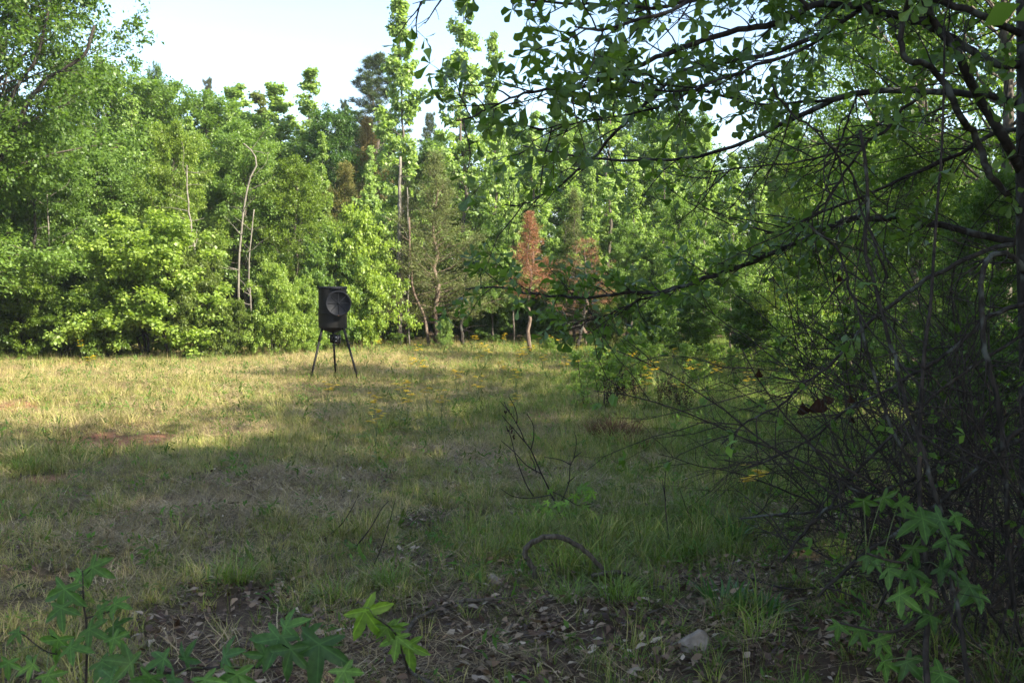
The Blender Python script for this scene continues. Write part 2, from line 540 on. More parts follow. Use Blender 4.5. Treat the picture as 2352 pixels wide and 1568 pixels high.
# ------------------------------------------------------------------ thin spring haze
hx, hz0, hz1 = 2700.0, -2.5, 22.0
hv = np.array([(a, b, c) for c in (hz0, hz1) for b in (-hx, hx) for a in (-hx, hx)])
hme = mesh_np('haze', hv, [np.array([(0, 2, 3, 1), (4, 5, 7, 6), (0, 1, 5, 4), (2, 6, 7, 3), (0, 4, 6, 2), (1, 3, 7, 5)])])
mh, nt = newmat('haze')
o_ = N(nt, 'ShaderNodeOutputMaterial'); pv = N(nt, 'ShaderNodeVolumePrincipled')
pv.inputs['Color'].default_value = (.92, .96, 1, 1); pv.inputs['Density'].default_value = .0005; pv.inputs['Anisotropy'].default_value = .2
nt.links.new(pv.outputs[0], o_.inputs['Volume'])
hme.materials.append(mh)
link('haze', hme, kind='stuff', label='thin bright haze over the clearing and the wood')


# ------------------------------------------------------------------ scattering of uncountable stuff
def scatter(name, label, pts, rot, scl, idx, tint, protos, pre):
    me = bpy.data.meshes.new(name)
    me.vertices.add(len(pts)); me.vertices.foreach_set('co', np.asarray(pts, np.float32).ravel())
    for k, a, t in (('rot', rot, 'FLOAT_VECTOR'), ('scl', scl, 'FLOAT'), ('idx', idx, 'INT'), ('tint', tint, 'FLOAT'), ('vary', rs.rand(len(pts)), 'FLOAT')):
        at = me.attributes.new(k, t, 'POINT')
        at.data.foreach_set('vector' if t == 'FLOAT_VECTOR' else 'value', np.asarray(a, np.int32 if t == 'INT' else np.float32).ravel())
    ob = link(name, me, kind='stuff', label=label)
    col = bpy.data.collections.new(pre)
    for i, pm in enumerate(protos):
        col.objects.link(bpy.data.objects.new('%s_%02d' % (pre, i), pm))
    ng = bpy.data.node_groups.new(pre, 'GeometryNodeTree')
    ng.interface.new_socket('Geometry', in_out='INPUT', socket_type='NodeSocketGeometry')
    ng.interface.new_socket('Geometry', in_out='OUTPUT', socket_type='NodeSocketGeometry')
    gi = ng.nodes.new('NodeGroupInput'); go = ng.nodes.new('NodeGroupOutput')
    ip = ng.nodes.new('GeometryNodeInstanceOnPoints')
    ci = ng.nodes.new('GeometryNodeCollectionInfo'); ci.inputs['Collection'].default_value = col
    ci.inputs['Separate Children'].default_value = True; ci.inputs['Reset Children'].default_value = True

    def na(n, t):
        x = ng.nodes.new('GeometryNodeInputNamedAttribute'); x.data_type = t; x.inputs['Name'].default_value = n
        return x.outputs['Attribute']
    ng.links.new(gi.outputs[0], ip.inputs['Points']); ng.links.new(ci.outputs[0], ip.inputs['Instance'])
    ip.inputs['Pick Instance'].default_value = True
    ng.links.new(na('idx', 'INT'), ip.inputs['Instance Index'])
    e2r = ng.nodes.new('FunctionNodeEulerToRotation')
    ng.links.new(na('rot', 'FLOAT_VECTOR'), e2r.inputs[0]); ng.links.new(e2r.outputs[0], ip.inputs['Rotation'])
    ng.links.new(na('scl', 'FLOAT'), ip.inputs['Scale'])
    ng.links.new(ip.outputs[0], go.inputs[0])
    md = ob.modifiers.new('scatter', 'NODES'); md.node_group = ng
    return ob


def blades(name, n, h, w, spread, lean, curl, mat, seg=3, flat=False, r=None):
    r = r or rs
    V = []; F4 = []; F3 = []; T = []
    for b in range(n):
        hh = h * r.uniform(.45, 1.15); ww = w * r.uniform(.7, 1.2)
        a = r.uniform(0, 6.283); rad = spread * math.sqrt(r.rand())
        base = np.array([math.cos(a) * rad, math.sin(a) * rad, 0 if not flat else r.uniform(0, .02)])
        da = a + r.normal(0, .9)
        d = np.array([math.cos(da), math.sin(da), 0])
        th = abs(r.normal(lean, lean * .5)) if not flat else r.uniform(1.25, 1.55)
        side = np.array([-d[1], d[0], 0]) * .5
        tw = r.uniform(-.8, .8)
        side = side * math.cos(tw) + d * .5 * math.sin(tw)
        p = base.copy(); st = len(V)
        for s in range(seg + 1):
            t = s / seg
            wd = ww * (1 - t ** 1.6) if s < seg else 0
            if s < seg:
                V += [p - side * wd, p + side * wd]
            else:
                V += [p.copy()]
            step = hh / seg
            p = p + step * (d * math.sin(th) + np.array([0, 0, 1]) * math.cos(th))
            th = th + curl * r.uniform(.4, 1.3) if not flat else th + r.normal(0, .25)
            if flat:
                q = r.normal(0, .5); d = np.array([d[0] * math.cos(q) - d[1] * math.sin(q), d[0] * math.sin(q) + d[1] * math.cos(q), 0])
        v = r.rand()
        for s in range(seg - 1):
            i = st + 2 * s; F4.append((i, i + 1, i + 3, i + 2)); T.append(v)
        i = st + 2 * (seg - 1); F3.append((i, i + 1, i + 2))
    t3 = T[::seg - 1]
    return mesh_np(name, np.array(V), [np.array(F4), np.array(F3)], [mat], {'btint': T + t3})


def leaf_quads(pos, ax, nr, Ln, Wd, fold=.18):
    side = norm(np.cross(ax, nr)); up = np.cross(side, ax)
    Ln = np.asarray(Ln)[:, None]; Wd = np.asarray(Wd)[:, None]
    m = pos + ax * Ln * .45
    V = np.stack([pos, m + side * Wd * .5 + up * Wd * fold, pos + ax * Ln, m - side * Wd * .5 + up * Wd * fold], 1).reshape(-1, 3)
    F = np.arange(len(pos) * 4).reshape(-1, 4)
    return V, F


def leafy_clump(name, n, size, spread, h, mat, stem=True, leafr=(.5, .5)):
    p = np.column_stack([rs.normal(0, spread, n), rs.normal(0, spread, n), rs.uniform(.02, h, n)])
    ax = norm(np.column_stack([rs.normal(0, 1, n), rs.normal(0, 1, n), rs.normal(.25, .5, n)]))
    nr = norm(np.column_stack([rs.normal(0, .5, n), rs.normal(0, .5, n), np.ones(n)]))
    s = size * rs.uniform(.6, 1.3, n)
    V, F = leaf_quads(p, ax, nr, s, s * leafr[0])
    return mesh_np(name, V, [F], [mat], {'btint': rs.rand(n)})


g_short = [blades('blades', 24, .085, .0042, .06, .65, .40, M_GRASS) for _ in range(4)]
g_mid = [blades('blades', 22, .15, .005, .06, .55, .40, M_GRASS) for _ in range(4)]
g_tall = [blades('blades', 30, .26, .0065, .07, .45, .42, M_GRASS, seg=4) for _ in range(3)]
g_wisp = [blades('blades', 8, .38, .0028, .06, .22, .12, M_GRASS) for _ in range(3)]
GP = g_short + g_mid + g_tall + g_wisp
f_mid = [blades('blades', 26, .22, .009, .11, .35, .25, M_GRASS, seg=2) for _ in range(4)]
f_wisp = [blades('blades', 12, .5, .006, .12, .15, .12, M_GRASS, seg=2) for _ in range(3)]


def sample(n, y0, y1, margin=1.12, near=0.6):
    y = np.sqrt(rs.uniform(y0 ** 2, y1 ** 2, n))
    x = rs.uniform(-1, 1, n) * (y * .49 * margin + near)
    return x, y


def put(x, y, sink=.0):
    return np.column_stack([x, y, gz(x, y) - sink])


def rot_rand(n, tilt=.12):
    return np.column_stack([rs.normal(0, tilt, n), rs.normal(0, tilt, n), rs.uniform(0, 6.283, n)])


def grass_field(name, label, n, y0, y1, protos, pre, kinds, sc0):
    x, y = sample(n, y0, y1)
    cl, th, li, fo, gr = zones(x, y)
    clump = fbm(x, y, 4.2, 9, 3)
    keep = rs.rand(n) < np.clip((.75 + .85 * clump) * (1 - .88 * cl) * (1 - .80 * li) * (1 - .75 * fo) * (1 - .38 * th), .012, 1)
    x, y, gr, clump, th = x[keep], y[keep], gr[keep], clump[keep], th[keep]
    n = len(x)
    tall = np.clip(.5 + .5 * fbm(x, y, 1.6, 12, 3) + .35 * (gr - .5), 0, 1)
    idx = kinds(tall, gr, n)
    scl = sc0 * (.50 + .60 * tall) * rs.uniform(.7, 1.25, n) * (1 - .35 * th)
    scatter(name, label, put(x, y), rot_rand(n), scl, idx, np.clip(gr + rs.normal(0, .2, n), 0, 1), protos, pre)


def kinds_near(tall, gr, n):
    r = rs.rand(n)
    i = np.where(r + .5 * tall < .62, rs.randint(0, 4, n), np.where(r + .5 * tall < 1.2, rs.randint(4, 8, n), rs.randint(8, 11, n)))
    return np.where((rs.rand(n) < .10), rs.randint(11, 14, n), i)


grass_field('meadow_grass', 'mixed green and straw coloured grass over the near clearing', 26000, 2.6, 12.5, GP, 'near_blades', kinds_near, 1.0)
grass_field('meadow_grass', 'green and tawny grass across the middle of the clearing', 34000, 12.0, 21.5, GP, 'middle_blades', kinds_near, 1.15)
grass_field('meadow_grass', 'sunlit tall grass towards the wood edge', 42000, 21.0, 38.5, f_mid + f_wisp, 'far_blades',
            lambda t, g, n: np.where(rs.rand(n) < .16, rs.randint(4, 7, n), rs.randint(0, 4, n)), .82)

# dead grass thatch lying on the ground
tp = [blades('straw', 40, .16, .003, .12, 1, 0, M_THATCH, flat=True) for _ in range(5)]
x, y = sample(70000, 2.6, 30)
cl, th, li, fo, gr = zones(x, y)
k = rs.rand(len(x)) < np.clip(.24 + .8 * th - .08 * li - .8 * cl, .03, 1) * (1 - fo)
x, y, th = x[k], y[k], th[k]
scatter('dead_thatch', 'dead brown thatch matted between the grass', put(x, y, -.005), rot_rand(len(x), .08), rs.uniform(.7, 1.5, len(x)) * (1 + y * .02),
        rs.randint(0, 5, len(x)), np.clip(.35 + .28 * fbm(x, y, 1.3, 14, 3) + rs.normal(0, .15, len(x)) + .15 * sstep(12, 24, y), 0, 1), tp, 'straw')


# fallen leaves
def fallen(name, n, size):
    V = []; F = []; T = []
    for i in range(n):
        s = size * rs.uniform(.6, 1.3); a = rs.uniform(0, 6.283); bend = rs.uniform(-.5, .9)
        st = []
        for t, w in ((0, .03), (.35, .20), (.68, .30), (1.0, .03)):
            for sd_ in (-1, 1):
                st.append((t - .5, w * sd_ * .9, bend * ((t - .5) ** 2) + abs(w) * rs.uniform(0, .35)))
        st = np.array(st) * s
        e = Euler((rs.normal(0, .4), rs.normal(0, .4), a)).to_matrix()
        q = np.array([e @ Vector(v) for v in st]) + np.array([rs.normal(0, .08), rs.normal(0, .08), .012 + rs.uniform(0, .02)])
        b = len(V); V += list(q)
        F += [(b, b + 1, b + 3, b + 2), (b + 2, b + 3, b + 5, b + 4), (b + 4, b + 5, b + 7, b + 6)]
        v = rs.rand() ** 1.6; T += [v] * 3
    return mesh_np(name, np.array(V), [np.array(F)], [M_LITTER], {'btint': T})


lp = [fallen('leaves', 9, .046) for _ in range(6)]
x, y = sample(26000, 2.4, 20, near=1.0)
cl, th, li, fo, gr = zones(x, y)
k = rs.rand(len(x)) < np.clip(.12 + .85 * li + .12 * th, 0, 1) * (1 - sstep(8, 16, y) * .85)
x, y = x[k], y[k]
scatter('leaf_litter', 'brown fallen oak leaves covering the bare ground', put(x, y), rot_rand(len(x), .1), rs.uniform(.55, 1.2, len(x)),
        rs.randint(0, 6, len(x)), np.clip(rs.normal(.28, .22, len(x)) + .35 * (rs.rand(len(x)) < .09), 0, 1), lp, 'fallen_leaf')

# low broad-leaved weeds
wp = [leafy_clump('weed', 14, .030, .04, .06, M_WEED) for _ in range(3)] + [leafy_clump('weed', 20, .055, .05, .12, M_WEED, leafr=(.25, 1)) for _ in range(3)]
x, y = sample(22000, 2.6, 34)
cl, th, li, fo, gr = zones(x, y)
k = rs.rand(len(x)) < np.clip(.25 + .5 * sstep(.2, .8, fbm(x, y, 1.9, 17, 3)) + .25 * sstep(0, 2.5, x - .2 * y), 0, 1) * (1 - .9 * cl)
x, y = x[k], y[k]
scatter('low_weeds', 'small broad leaved weeds scattered among the grass', put(x, y), rot_rand(len(x), .15), rs.uniform(.5, 1.25, len(x)) * (1 + .02 * y),
        rs.randint(0, 6, len(x)), rs.uniform(0, 1, len(x)), wp, 'weed')


# ------------------------------------------------------------------ tree builders
def branch_line(p, d, length, n, bend, r, wob=.12):
    """bend > 0 turns the branch upwards, < 0 downwards"""
    pts = [p]; d = d / np.linalg.norm(d)
    for i in range(n):
        d = d + np.array([r.normal(0, wob), r.normal(0, wob), bend / n + r.normal(0, wob * .6)])
        d = d / np.linalg.norm(d)
        p = p + d * length / n
        pts.append(p)
    return np.array(pts)


def make_tree(seed, H=9.0, t0=.12, prof=None, nb=60, el=(.3, 1.0), bend=.3, nsec=9, ntw=4, nleaf=9, leaf=(.11, .075), kind='broad',
              mat=None, bark=None, r0=.09, stems=1, spread=.16, droop=.35, wob=.12, sec_len=.42, lean=0.0, jit=.35, tpow=1.0):
    r = np.random.RandomState(seed)
    wood = Tubes(); sites = []; dirs = []
    for s in range(stems):
        off = np.array([0, 0, 0.]) if stems == 1 else np.array([r.normal(0, .18), r.normal(0, .18), 0])
        az0 = r.uniform(0, 6.28)
        ln = lean if stems == 1 else r.uniform(.15, .5)
        tl = []
        p = off.copy()
        for i in range(13):
            t = i / 12
            tl.append(off + np.array([math.cos(az0) * ln * H * t ** 1.2 * .5 + r.normal(0, .008) * H * (i > 0), math.sin(az0) * ln * H * t ** 1.2 * .5 + r.normal(0, .008) * H * (i > 0), t * H * (.97 if stems == 1 else r.uniform(.8, 1))]))
        tl = np.array(tl)
        wood.add(tl, [r0 / math.sqrt(stems) * 1.2, r0 / math.sqrt(stems) * .8, r0 * .45 / math.sqrt(stems), r0 * .1], k=7)
        n_b = nb // stems
        for i in range(n_b):
            t = t0 + (1 - t0) * min(.995, (i + r.rand() * (1 + 3 * (kind == 'broad'))) / n_b) ** tpow
            az = i * 2.399 + r.normal(0, .4)
            length = prof(t) * H * r.uniform(1 - jit, 1 + jit * .6)
            e = el[0] + (el[1] - el[0]) * t + r.normal(0, .12)
            q = np.array([np.interp(t, np.linspace(0, 1, 13), tl[:, c_]) for c_ in range(3)])
            d = np.array([math.cos(az) * math.cos(e), math.sin(az) * math.cos(e), math.sin(e)])
            bl = branch_line(q, d, length, 6, bend, r, wob)
            wood.add(bl, [max(.006, r0 * .34 * (1 - .75 * t)), .003], k=3, cap=False)
            m = max(3, int(nsec * (length / (prof(.45) * H + .01)) ** .8))
            for j in range(m):
                u = .22 + .78 * (j + r.rand()) / m
                k_ = min(int(u * 6), 5); f = u * 6 - k_
                q2 = bl[k_] * (1 - f) + bl[k_ + 1] * f
                bd = norm(bl[k_ + 1] - bl[k_])
                sdv = norm(np.cross(bd, [0, 0, 1])) * (1 if j % 2 else -1)
                d2 = norm(bd * r.uniform(.4, 1) + sdv * r.uniform(.4, 1.1) + np.array([0, 0, r.normal(.05, .35)]))
                l2 = sec_len * length * (1.15 - u * .7) * r.uniform(.6, 1.2)
                s2 = branch_line(q2, d2, l2, 3, -.1, r, .15)
                wood.add(s2, [.005, .002], k=3, cap=False)
                for w in range(ntw):
                    v = r.uniform(.15, 1) * 3; kk = min(int(v), 2); ff = v - kk
                    sites.append(s2[kk] * (1 - ff) + s2[kk + 1] * ff); dirs.append(norm(s2[kk + 1] - s2[kk] + 1e-6))
    S = np.array(sites); D = np.array(dirs)
    n = len(S)
    Sx = np.repeat(S, nleaf, 0); Dx = np.repeat(D, nleaf, 0)
    ct = np.repeat(r.rand(n), nleaf)
    N_ = len(Sx)
    if kind == 'broad':
        dd = norm(Dx + r.normal(0, .5, (N_, 3)))
        pos = Sx + dd * (r.rand(N_, 1) * spread * 1.2) + r.normal(0, spread * .35, (N_, 3)) * np.array([1, 1, .55])
        ax = norm(dd * .6 + r.normal(0, .55, (N_, 3)) + np.array([0, 0, -droop]))
        nr = norm(np.array([0, 0, 1.0]) + r.normal(0, .55, (N_, 3)))
        s = leaf[0] * r.uniform(.6, 1.3, N_)
        V, F = leaf_quads(pos, ax, nr, s, s * leaf[1] / leaf[0])
    elif kind == 'cedar':
        pos = Sx + r.normal(0, spread * .45, (N_, 3))
        ax = norm(Dx * .7 + r.normal(0, .45, (N_, 3)) + np.array([0, 0, .25]))
        nr = norm(r.normal(0, 1, (N_, 3)))
        s = leaf[0] * r.uniform(.5, 1.3, N_)
        V, F = leaf_quads(pos, ax, nr, s, np.full(N_, leaf[1]) * r.uniform(.6, 1.2, N_), 0)
    else:   # pine: tufts of needles at the tips
        pos = Sx.copy() + r.normal(0, .02, (N_, 3))
        ax = norm(Dx * .5 + r.normal(0, .6, (N_, 3)) + np.array([0, 0, .35]))
        nr = norm(r.normal(0, 1, (N_, 3)))
        s = leaf[0] * r.uniform(.7, 1.2, N_)
        V, F = leaf_quads(pos, ax, nr, s, np.full(N_, leaf[1]), 0)
    V[:, 2] = np.maximum(V[:, 2], .02)
    tint = np.clip(.55 * ct + .45 * r.rand(N_), 0, 1)
    cm_ = mesh_np('crown', V, [F], [mat or M_LEAF], {'tint': tint})
    return wood.mesh('trunk', bark or M_BARK), cm_, H


pr_spire = lambda t: .15 * (1 - t) ** .75 + .03
pr_gum = lambda t: .17 * (1 - t) ** 1.0 + .022
pr_round = lambda t: .34 * math.sqrt(max(.03, 1 - (2 * t - .85) ** 2 / 1.45)) * (1 - .3 * t)
pr_dome = lambda t: .62 * math.sqrt(max(.03, 1 - t * t)) * .9
pr_cedar = lambda t: .24 * (1 - t) ** .8 + .02
pr_pine = lambda t: .20 * (1 - t) ** .7 + .04
pr_big = lambda t: .34 * math.sqrt(max(.05, 1 - (2 * t - 1.1) ** 2))

PROTO = {
    'gum': [make_tree(100 + i, H=10, t0=.2, prof=pr_gum, nb=48, el=(.1, 1.0), bend=.4, nsec=8, ntw=3, nleaf=20, leaf=(.105, .085), spread=.12, r0=.07, jit=.7, sec_len=.36, tpow=1.0, droop=.8) for i in range(4)],
    'round': [make_tree(200 + i, H=8, t0=.22, prof=pr_round, nb=70, el=(-.2, 1.0), bend=-.05, nsec=11, ntw=6, nleaf=14, leaf=(.095, .055), spread=.19, r0=.08, wob=.16) for i in range(4)],
    'canopy': [make_tree(230 + i, H=8, t0=.36, prof=pr_big, nb=60, el=(-.1, .9), bend=-.15, nsec=12, ntw=6, nleaf=10, leaf=(.12, .065), spread=.2, r0=.09, wob=.16, droop=.6) for i in range(2)],
    'bush': [make_tree(300 + i, H=3, t0=.04, prof=pr_dome, nb=80, el=(.05, 1.1), bend=-.25, nsec=9, ntw=5, nleaf=14, leaf=(.08, .06), spread=.12, r0=.05, stems=4, wob=.26, jit=.6, bark=M_TWIG) for i in range(4)],
    'cedar': [make_tree(400 + i, H=7, t0=.13, prof=pr_cedar, nb=100, el=(.0, .9), bend=.4, nsec=9, ntw=4, nleaf=12, jit=.6, leaf=(.11, .016), kind='cedar', spread=.16, r0=.075, mat=M_NEEDLE, bark=M_BARK_RED) for i in range(3)],
    'pine': [make_tree(500 + i, H=13, t0=.35, prof=pr_pine, nb=76, el=(.15, 1.0), bend=.5, nsec=7, ntw=3, nleaf=36, leaf=(.24, .018), kind='pine', r0=.13, mat=M_NEEDLE) for i in range(2)],
    'big': [make_tree(600 + i, H=12, t0=.22, prof=pr_big, nb=64, el=(.1, .9), bend=.1, nsec=12, ntw=6, nleaf=10, leaf=(.12, .07), spread=.2, r0=.18, wob=.18, sec_len=.5) for i in range(2)],
    'dense': [make_tree(650, H=12, t0=.34, prof=lambda t: .33 * math.sqrt(max(.12, 1 - (2.2 * t - 1.35) ** 2)), nb=110, el=(.0, .9), bend=.1, nsec=14, ntw=6, nleaf=11, leaf=(.12, .07), spread=.24, r0=.2, wob=.2, sec_len=.5)],
    'sparse': [make_tree(700, H=7, t0=.38, prof=lambda t: .22 * (1 - t) ** .8 + .015, nb=80, el=(.1, .8), bend=.2, nsec=8, ntw=4, nleaf=13, jit=.6, leaf=(.085, .014), kind='cedar', spread=.13, r0=.07, mat=M_NEEDLE, bark=M_BARK_RED),
               make_tree(701, H=7, t0=.28, prof=lambda t: .24 * (1 - t) ** .5 + .02, nb=42, el=(.1, .8), bend=.2, nsec=5, ntw=3, nleaf=12, leaf=(.085, .014), kind='cedar', spread=.13, r0=.07, mat=M_NEEDLE, bark=M_BARK_RED)],
    'shrub': [make_tree(800 + i, H=1.2, t0=.06, prof=lambda t: .42 * (1 - t) ** .4, nb=44, el=(.3, 1.2), bend=.3, nsec=5, ntw=3, nleaf=8, leaf=(.06, .035), spread=.06, r0=.02, stems=5, bark=M_TWIG) for i in range(3)],
}
GREENS = {'gum': (.115, .20, .045), 'round': (.070, .14, .028), 'bush': (.10, .17, .032), 'canopy': (.08, .15, .03), 'cedar': (.085, .12, .042), 'pine': (.075, .11, .06),
          'dense': (.06, .12, .022), 'big': (.062, .125, .022), 'sparse': (.30, .125, .07), 'shrub': (.10, .19, .04)}


def tree(kind, var, px, py_top, depth, wide, name, label, cat='tree', col=None, group=None, world=None, height=None):
    wm, cm_, H = PROTO[kind][var % len(PROTO[kind])]
    if world is None:
        top = P(px, py_top, depth)
        x, y = top[0], top[1]; z = float(gz(x, y))
        h = top[2] - z
    else:
        x, y = world; z = float(gz(x, y)); h = height
    t = thing(name, label, cat, (x, y, z - .02), group, rz=rs.uniform(0, 6.28), scale=(h / H * wide, h / H * wide, h / H))
    c0 = col or GREENS[kind]
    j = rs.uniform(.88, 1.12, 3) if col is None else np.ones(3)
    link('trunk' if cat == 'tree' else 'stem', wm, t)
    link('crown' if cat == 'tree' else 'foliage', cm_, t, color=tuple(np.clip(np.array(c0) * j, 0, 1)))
    return t


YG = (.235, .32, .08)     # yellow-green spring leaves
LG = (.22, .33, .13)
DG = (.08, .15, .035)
MG = (.125, .215, .06)
WE = 'trees along the far edge of the clearing'
rows = [
    # kind, var, px, top, depth, width, name, label, colour
    ('dense', 0, -60, -300, 26, .92, 'hardwood_tree', 'largest tree at the left edge, its dark crown rising out of the picture', DG),
    ('canopy', 0, 60, 400, 30, 1.0, 'hardwood_tree', 'shaded leafy tree at the left edge in front of the biggest trunk', DG),
    ('canopy', 0, 75, 345, 31, 1.05, 'hardwood_tree', 'leafy tree with a yellowish top below the big tree at the left edge', MG),
    ('canopy', 1, 215, 205, 37, 1.1, 'hardwood_tree', 'tall green tree right of the big left tree, under open sky', MG),
    ('round', 2, 350, 205, 39, 1.15, 'hardwood_tree', 'broad green tree above the vine covered yellow green top', MG),
    ('round', 3, 470, 235, 40, 1.1, 'hardwood_tree', 'rounded green tree left of the pair of pale narrow tips', MG),
    ('round', 2, 395, 300, 32.5, .8, 'vine_covered_tree', 'tree hung with brown dead clusters and a yellow green vine top', (.155, .235, .05)),
    ('canopy', 1, 255, 400, 32, 1.1, 'hardwood_tree', 'middle height tree with drooping sprays behind the rounded bush', MG),
    ('round', 1, 560, 300, 35, 1.0, 'hardwood_tree', 'green tree with thin pale stems between the bush and the feeder', MG),
    ('round', 3, 680, 380, 34.5, .9, 'hardwood_tree', 'yellowish tree standing behind and left of the feeder', (.12, .19, .035)),
    ('gum', 0, 640, 188, 43, 1.5, 'sweetgum_tree', 'pale narrow treetop just left of the tallest small spire', LG),
    ('gum', 1, 710, 158, 42, 1.25, 'sweetgum_tree', 'isolated narrow spire treetop left of the dark pine', LG),
    ('gum', 2, 540, 190, 44, 1.6, 'sweetgum_tree', 'pale green treetop with two tips left of centre left skyline', LG),
    ('gum', 3, 600, 205, 46, 1.2, 'sweetgum_tree', 'thin sparse treetop between two pale green crowns', (.14, .18, .07)),
    ('round', 0, 765, 265, 41, .8, 'hardwood_tree', 'blue green rounded tree left of the dark pine', (.06, .13, .035)),
    ('round', 1, 355, 172, 47, .3, 'hardwood_tree', 'small dark treetop poking above the left skyline', DG),
    ('cedar', 0, 790, 370, 36.5, 1.25, 'cedar_tree', 'brownish green cedar behind the bright bush right of the feeder', (.14, .14, .045)),
    ('cedar', 1, 845, 262, 41, .8, 'cedar_tree', 'tawny brown conical cedar in front of the dark pine', (.20, .155, .065)),
    ('gum', 0, 918, -5, 37, 1.0, 'sweetgum_tree', 'tall narrow sweetgum with bare grey lower trunk left of the cedar', LG),
    ('gum', 1, 1065, -45, 38.5, 1.0, 'sweetgum_tree', 'tallest sweetgum, its tip reaching the top of the picture', LG),
    ('gum', 2, 1133, 72, 40, .72, 'sweetgum_tree', 'narrow spire just right of the tallest sweetgum', LG),
    ('cedar', 2, 1000, 345, 34, 1.4, 'cedar_tree', 'large feathery cedar with reddish trunks in the middle of the wood edge', (.105, .135, .05)),
    ('cedar', 0, 930, 420, 34.6, .9, 'cedar_tree', 'thinner cedar leaning against the large feathery one', (.11, .135, .05)),
    ('sparse', 0, 1218, 478, 30.5, 1.35, 'dead_cedar', 'rust red dead cedar with a full pointed crown', (.25, .12, .08)),
    ('sparse', 1, 1345, 545, 32.5, 1.9, 'dead_cedar', 'ragged reddish half bare dead cedar right of the full one', (.24, .125, .085)),
    ('cedar', 1, 1320, 430, 35.5, .9, 'cedar_tree', 'dull green cedar behind the two dead red cedars', (.10, .135, .05)),
    ('gum', 3, 1225, 250, 38, 1.0, 'sweetgum_tree', 'sweetgum right of the narrow spire with sunlit leaves', LG),
    ('gum', 0, 1300, 300, 36, 1.1, 'sweetgum_tree', 'sunlit sweetgum above the ragged dead cedar', LG),
    ('gum', 1, 1400, 130, 41, 1.0, 'sweetgum_tree', 'tall sweetgum seen through the oak leaves right of centre', LG),
    ('gum', 2, 1455, 350, 35, 1.05, 'sweetgum_tree', 'shorter sweetgum with pale glinting leaves below the oak boughs', LG),
    ('gum', 3, 1530, 275, 38, 1.05, 'sweetgum_tree', 'sweetgum in the gap where the long thin bough crosses', LG),
    ('gum', 0, 1620, 285, 36, 1.0, 'sweetgum_tree', 'bright sweetgum left of the hazy pines on the right', LG),
    ('gum', 1, 1690, 370, 33, 1.05, 'sweetgum_tree', 'glinting pale sweetgum in front of the hazy pines', LG),
    ('gum', 2, 1750, 420, 30, 1.1, 'sweetgum_tree', 'sweetgum with whitish leaf glints above the right hand path', LG),
    ('round', 2, 1560, 470, 33, .9, 'hardwood_tree', 'green understorey tree below the spires right of the dead cedars', MG),
    ('round', 3, 1440, 520, 33.5, .75, 'hardwood_tree', 'low leafy tree right of the ragged dead cedar', MG),
    ('round', 0, 1130, 520, 35.5, .8, 'hardwood_tree', 'leafy tree between the feathery cedar and the red dead cedar', MG),
    ('round', 1, 1680, 560, 28, .95, 'hardwood_tree', 'shaded low tree at the head of the grassy track', DG),
    ('round', 2, 1850, 380, 25, 1.0, 'hardwood_tree', 'yellow green tree beyond the bare thicket', YG),
    ('round', 3, 1960, 300, 21, 1.0, 'hardwood_tree', 'green tree behind the forked boughs on the right', MG),
    ('gum', 1, 300, 225, 35.5, .85, 'sweetgum_tree', 'slender young sweetgum in the left part of the wood edge', LG),
    ('gum', 2, 435, 265, 35, .8, 'sweetgum_tree', 'slender young sweetgum above the large rounded bush', LG),
    ('gum', 3, 525, 255, 36.5, .85, 'sweetgum_tree', 'slender young sweetgum above the pale leaning stems', (.19, .29, .10)),
    ('gum', 0, 600, 290, 35.5, .8, 'sweetgum_tree', 'slender young sweetgum up left from the feeder', LG),
    ('gum', 2, 740, 300, 36, .8, 'sweetgum_tree', 'slender young sweetgum directly above the feeder', (.18, .28, .09)),
    ('gum', 3, 850, 330, 35.8, .8, 'sweetgum_tree', 'slender young sweetgum above the bush right of the feeder', LG),
    ('gum', 1, 1180, 400, 35, .8, 'sweetgum_tree', 'slender sweetgum just left of the full red dead cedar', LG),
    ('gum', 2, 1360, 380, 34.5, .8, 'sweetgum_tree', 'slender sweetgum just above the ragged dead cedar', (.19, .29, .10)),
    ('pine', 0, 862, 125, 50, 1.5, 'pine_tree', 'dark broad pine left of the tall sweetgum', (.055, .09, .04)),
    ('pine', 1, 790, 235, 54, .7, 'pine_tree', 'small dark pine tip left of the broad pine', (.05, .08, .05)),
    ('pine', 0, 480, 180, 60, .5, 'pine_tree', 'slim grey pine tip on the left skyline', (.07, .09, .06)),
    ('pine', 1, 985, 262, 52, .8, 'pine_tree', 'bluish pine between the two tallest sweetgums', (.06, .09, .06)),
    ('pine', 1, 1790, 300, 46, 1.5, 'pine_tree', 'left one of the two grey hazy pines at the right', (.075, .095, .06)),
    ('pine', 0, 1860, 330, 47, 1.3, 'pine_tree', 'right one of the two grey hazy pines at the right', (.075, .095, .06)),
    ('big', 1, 2130, -420, 17, .9, 'hardwood_tree', 'tall broad tree filling the upper right behind the thick boughs', MG),
    ('big', 0, 2330, -500, 13.5, .9, 'hardwood_tree', 'nearest dark tree at the right edge behind the thicket', DG),
    ('big', 1, 2010, -40, 23, .8, 'hardwood_tree', 'tree with lit leaves behind the upper right boughs', MG),
    ('round', 0, 2120, 330, 13, .9, 'hardwood_tree', 'low green tree inside the right hand thicket', MG),
    ('round', 1, 2290, 420, 10.5, .9, 'hardwood_tree', 'dark leafy tree low at the right edge', DG),
]
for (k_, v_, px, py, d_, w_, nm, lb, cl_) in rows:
    tree(k_, v_, px, py, d_, w_, nm, lb, 'tree', cl_, WE)

